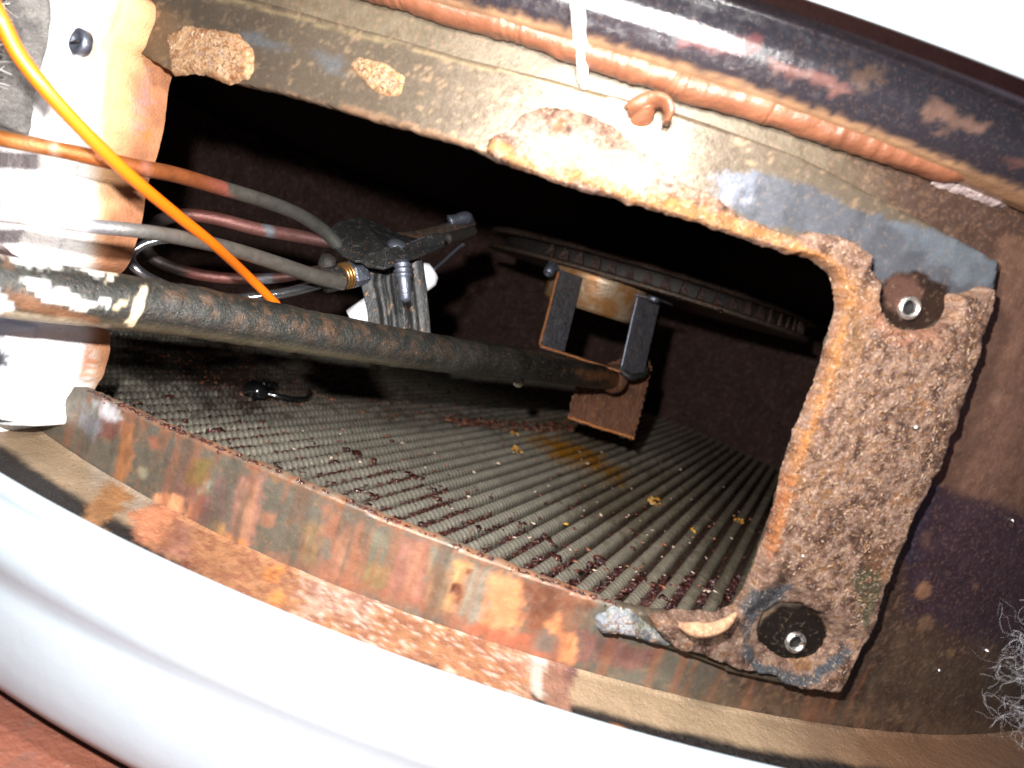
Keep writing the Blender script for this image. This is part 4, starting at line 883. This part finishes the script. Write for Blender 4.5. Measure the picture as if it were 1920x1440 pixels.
# ================================================================== TUBES AND WIRES
def tcols(stops, seed):
    """stops: (pixel x, rgb)"""
    def f(V):
        x, y = pix(V); xs = [s[0] for s in stops]; C = np.array([lin(s[1], .85) for s in stops]); n = fbm(V, 18, 4, seed)
        xx = x+60*(n-.5); c = np.stack([np.interp(xx, xs, C[:, k]) for k in range(3)], -1); return c*(.7+.6*fbm(V, 30, 3, seed+1)[:, None])
    return f
o = tube('copper_tube', px_path([(-90, 235, 2.0), (0, 259, 2.02), (120, 283, 2.08), (250, 312, 2.25), (330, 328, 2.45), (420, 354, 2.75), (500, 378, 3.0), (560, 402, 3.2), (604, 430, 3.36), (632, 458, 3.45)]), [.0235, .0235, .024, .026, .028, .030, .031, .032, .033, .034], m_copper, seg=16, n=160,
         cols=tcols([(0, (170, 104, 48)), (60, (200, 140, 90)), (75, (164, 98, 44)), (100, (204, 160, 130)), (115, (160, 92, 40)), (250, (156, 88, 48)), (270, (190, 124, 100)), (290, (154, 90, 50)), (390, (164, 92, 58)), (415, (184, 106, 92)), (435, (100, 96, 90)), (640, (84, 84, 80))], 120))
tag(o, 'topmost curved tube, copper orange at the left and sooty grey at the bracket', 'tube')
o = tube('grey_tube', px_path([(-60, 395, 2.02), (40, 408, 2.04), (110, 417, 2.06), (170, 424, 2.10), (260, 433, 2.2), (340, 446, 2.4), (430, 466, 2.68), (520, 494, 2.95), (590, 518, 3.18), (640, 530, 3.34)]), [.0205, .0205, .021, .022, .0225, .026, .029, .032, .036, .039], m_copper, seg=16, n=160,
         cols=tcols([(0, (235, 235, 235)), (150, (220, 220, 224)), (185, (130, 130, 136)), (260, (120, 118, 114)), (420, (120, 112, 104)), (640, (104, 100, 94))], 124))
tag(o, 'grey tube running from the white insulation to the brass fitting', 'tube')
o = tube('looped_tube', px_path([(628, 456, 3.46), (560, 443, 3.35), (480, 429, 3.2), (410, 411, 3.1), (350, 403, 3.05), (300, 414, 3.08), (276, 440, 3.15), (276, 470, 3.2), (300, 492, 3.25), (360, 512, 3.3), (430, 522, 3.38), (520, 521, 3.45), (600, 506, 3.55), (650, 498, 3.6)]), [.033, .033, .031, .030, .029, .029, .028, .028, .028, .028, .028, .027, .026, .025], m_copper, seg=14, n=220,
         cols=tcols([(240, (60, 56, 56)), (330, (70, 60, 58)), (370, (110, 66, 60)), (480, (120, 80, 74)), (495, (120, 130, 138)), (520, (110, 74, 70)), (590, (90, 60, 58)), (640, (50, 48, 48))], 128))
tag(o, 'dark reddish tube bent back on itself in a wide loop', 'tube')
lp = px_path([(470, 470, 3.2), (400, 456, 3.0), (330, 449, 2.9), (282, 454, 2.85), (252, 470, 2.82), (246, 488, 2.8), (258, 506, 2.8), (290, 526, 2.85), (350, 548, 2.95), (430, 560, 3.1), (510, 553, 3.2), (560, 543, 3.28), (615, 527, 3.38), (655, 514, 3.45)])
o = tube('steel_tube', lp, [.012, .014, .016, .018, .019, .020, .021, .021, .021, .022, .024, .025, .026, .026], M('loop_steel', (.42, .43, .46), rough=.2, metal=.95, bump=[(30, .002)]), seg=14, n=220)
tag(o, 'thin shiny steel tube looping round under the grey tube', 'tube')
o = tube('orange_wire', px_path([(-60, -80, 1.68), (-20, -5, 1.70), (4, 42, 1.73), (34, 100, 1.76), (78, 158, 1.80), (135, 222, 1.87), (200, 289, 1.97), (262, 346, 2.1), (330, 402, 2.3), (400, 458, 2.55), (462, 515, 2.85), (520, 572, 3.05)]), .0195, m_orange, seg=16, n=160)
tag(o, 'bright orange wire slanting across the insulation and into the chamber', 'wire')

# ================================================================== DEBRIS ON THE FLOOR
def rock(p, r, rng, flat=.6):
    t = (1+5**.5)/2; v = np.array([(-1, t, 0), (1, t, 0), (-1, -t, 0), (1, -t, 0), (0, -1, t), (0, 1, t), (0, -1, -t), (0, 1, -t), (t, 0, -1), (t, 0, 1), (-t, 0, -1), (-t, 0, 1)])/1.9
    f = [(0, 11, 5), (0, 5, 1), (0, 1, 7), (0, 7, 10), (0, 10, 11), (1, 5, 9), (5, 11, 4), (11, 10, 2), (10, 7, 6), (7, 1, 8), (3, 9, 4), (3, 4, 2), (3, 2, 6), (3, 6, 8), (3, 8, 9), (4, 9, 5), (2, 4, 11), (6, 2, 10), (8, 6, 7), (9, 8, 1)]
    v = v*(1+.45*rng.normal(size=(12, 1)))*np.array([r*rng.uniform(.6, 1.6), r*rng.uniform(.6, 1.6), r*flat]); a = rng.random()*6.28
    c, s = math.cos(a), math.sin(a); v = v@np.array([[c, -s, 0], [s, c, 0], [0, 0, 1]]); return v+p, f
def valley(x, y):
    """nearest groove between ridges"""
    P = onz(x, y, ZF); s = P@dv; o_ = P@pv; k = math.floor((o_-.02)/PIT)+.5; return dv*s+pv*(.02+k*PIT), s
rg = np.random.default_rng(11); wet, dry, dc = [], [], []
def scat(n, polyp, rr, where, zoff, lst, colr=None, wander=.02):
    q = np.array(polyp, float); lo, hi = q.min(0), q.max(0); c = 0
    while c < n:
        p = lo+(hi-lo)*rg.random(2)
        if sdf(p[None], q)[0] > 0: continue
        if where == 'valley': P, s = valley(*p); P = P+pv*rg.normal()*wander+dv*rg.normal()*.03
        else: P = onz(p[0], p[1], ZF)
        if np.hypot(P[0], P[1]) > 4.1: continue
        # clumping
        if fbm(P[None], 3.2, 3, 77)[0] < .47 and rg.random() < .75: continue
        r = rg.uniform(*rr); P = np.array([P[0], P[1], ZF+zoff]); lst.append(rock(P, r, rg))
        if colr is not None: dc.extend([colr[rg.integers(len(colr))]]*12)
        c += 1
near_edge = [(200, 760), (420, 850), (640, 940), (900, 1045), (1120, 1125), (1280, 1160), (1300, 1110), (1100, 1040), (860, 930), (660, 850), (480, 790), (300, 730)]
scat(2300, near_edge, (.006, .015), 'valley', -.006, wet)
scat(1500, [(220, 660), (560, 680), (760, 760), (840, 900), (640, 930), (300, 790), (200, 740)], (.005, .014), 'valley', -.012, wet)
scat(200, [(1120, 1080), (1300, 1080), (1410, 1080), (1390, 1150), (1340, 1162), (1200, 1148)], (.010, .024), 'valley', -.010, wet)
scat(60, near_edge, (.012, .026), 'any', .015, wet)
V, F = merge(wet); tag(mk('wet_debris', V, F, m_crumb), 'dark wet rust crumbs lodged between the floor ridges', 'debris', kind='stuff')
RC = [lin(c, .7) for c in ((110, 56, 42), (150, 86, 62), (84, 42, 34), (180, 120, 90))]
scat(700, [(220, 640), (560, 650), (1000, 770), (1100, 790), (1000, 800), (700, 790), (500, 760), (300, 720)], (.005, .014), 'any', .012, dry, RC)
scat(350, [(820, 785), (900, 790), (1060, 795), (1100, 812), (980, 812), (860, 800)], (.007, .020), 'any', .014, dry, RC)
scat(300, [(300, 790), (640, 800), (1300, 860), (1440, 960), (1380, 1120), (1100, 1100), (640, 920)], (.005, .012), 'any', .014, dry, RC+[lin((225, 200, 180), .8)])
YC = [lin(c, .8) for c in ((214, 150, 50), (190, 140, 70), (230, 180, 90))]
for (x, y, n_, s_) in ((1228, 944, 26, 14), (1385, 980, 14, 8), (970, 848, 14, 12), (965, 815, 8, 8), (1300, 998, 5, 6), (1060, 985, 3, 4)):
    scat(n_, ell(x, y, s_, s_*.55, 20), (.008, .018), 'any', .016, dry, YC)
V, F = merge(dry); tag(mk('rust_flakes', V, F, m_flake, None, True, np.array(dc)), 'dry red and yellow rust flakes strewn over the floor ridges', 'rust flakes', kind='stuff')
# rust crumbs hanging along the lip
lipc = []; 
for k in range(620):
    t = rg.random(); i = t*(len(OPEN)-1)
    e = spl([(165, 736), (240, 770), (420, 848), (640, 938), (800, 1005), (1000, 1083), (1120, 1125), (1200, 1148), (1280, 1161)], 200)[int(t*199)]
    p = cyl(e[0]+rg.normal()*3, e[1]-1+rg.normal()*2, R0-.012); lipc.append(rock(p, rg.uniform(.002, .007) if rg.random() < .9 else rg.uniform(.006, .011), rg, 1))
V, F = merge(lipc); tag(mk('lip_crust', V, F, m_crumb), 'dark rust crust along the lower lip of the opening', 'rust crust', kind='stuff')

# discarded black cable tie
tie = thing('cable_tie', 'black wet cable tie lying on the ridged floor below the gas pipe', 'cable tie', tuple(onz(520, 740, ZF)))
def fl(x, y, h): P = onz(x, y, ZF+h); return P
V, F = tube_arrays(spl([fl(470, 728, .05), fl(484, 735, .055), fl(502, 740, .05)], 14), [.05, .062, .07, .072, .07, .068, .07, .066, .06, .05, .045, .04, .038, .03], 10); V = V+.018*(fbm(V, 12, 3, 4)[:, None]-.5); mk('tie_head', V, F, m_tie, tie)
V, F = tube_arrays(spl([fl(472, 720, .08), fl(495, 720, .09), fl(518, 724, .08)], 20), .026*(1+.25*np.sin(np.arange(20)*1.6)), 10); mk('tie_teeth', V, F, m_tie, tie)
V, F = tube_arrays(spl([fl(500, 738, .05), fl(525, 744, .05), fl(550, 748, .05), fl(572, 747, .05), fl(582, 740, .05), (fl(580, 733, .04))], 40), np.linspace(.022, .016, 40), 10); mk('tie_tail', V, F, m_tie, tie)

# web and lint at the lower right
wb = []
for k in range(110):
    p = at(rg.normal(1932, 14), rg.normal(1285, 55), rg.uniform(2.02, 2.30)); dr = rg.normal(size=3); dr[0] -= .9; dr /= np.linalg.norm(dr); q = [p]
    for j in range(7): dr = dr+rg.normal(size=3)*.75; dr /= np.linalg.norm(dr); q.append(q[-1]+dr*rg.uniform(.012, .034))
    wb.append(tube_arrays(spl(q, 16), .00012*rg.uniform(.5, 2.4), 3, False))
V, F = merge(wb); lint = mk('web_lint', V, F, m_web); tag(lint, 'wispy grey web and lint on the dark skirt at the lower right', 'cobweb', kind='stuff')
# specks of lint on the skirt
sp = []
for (x, y) in ((1851, 1220), (1761, 1256), (1898, 976), (1716, 801), (1505, 1042)):
    sp.append(rock(cyl(x, y, (R0 if x > 1740 else RF+.06)+.004), .0055, rg, 1))
V, F = merge(sp); tag(mk('lint_specks', V, F, m_web), 'tiny white lint specks on the flange and skirt', 'lint', kind='stuff')
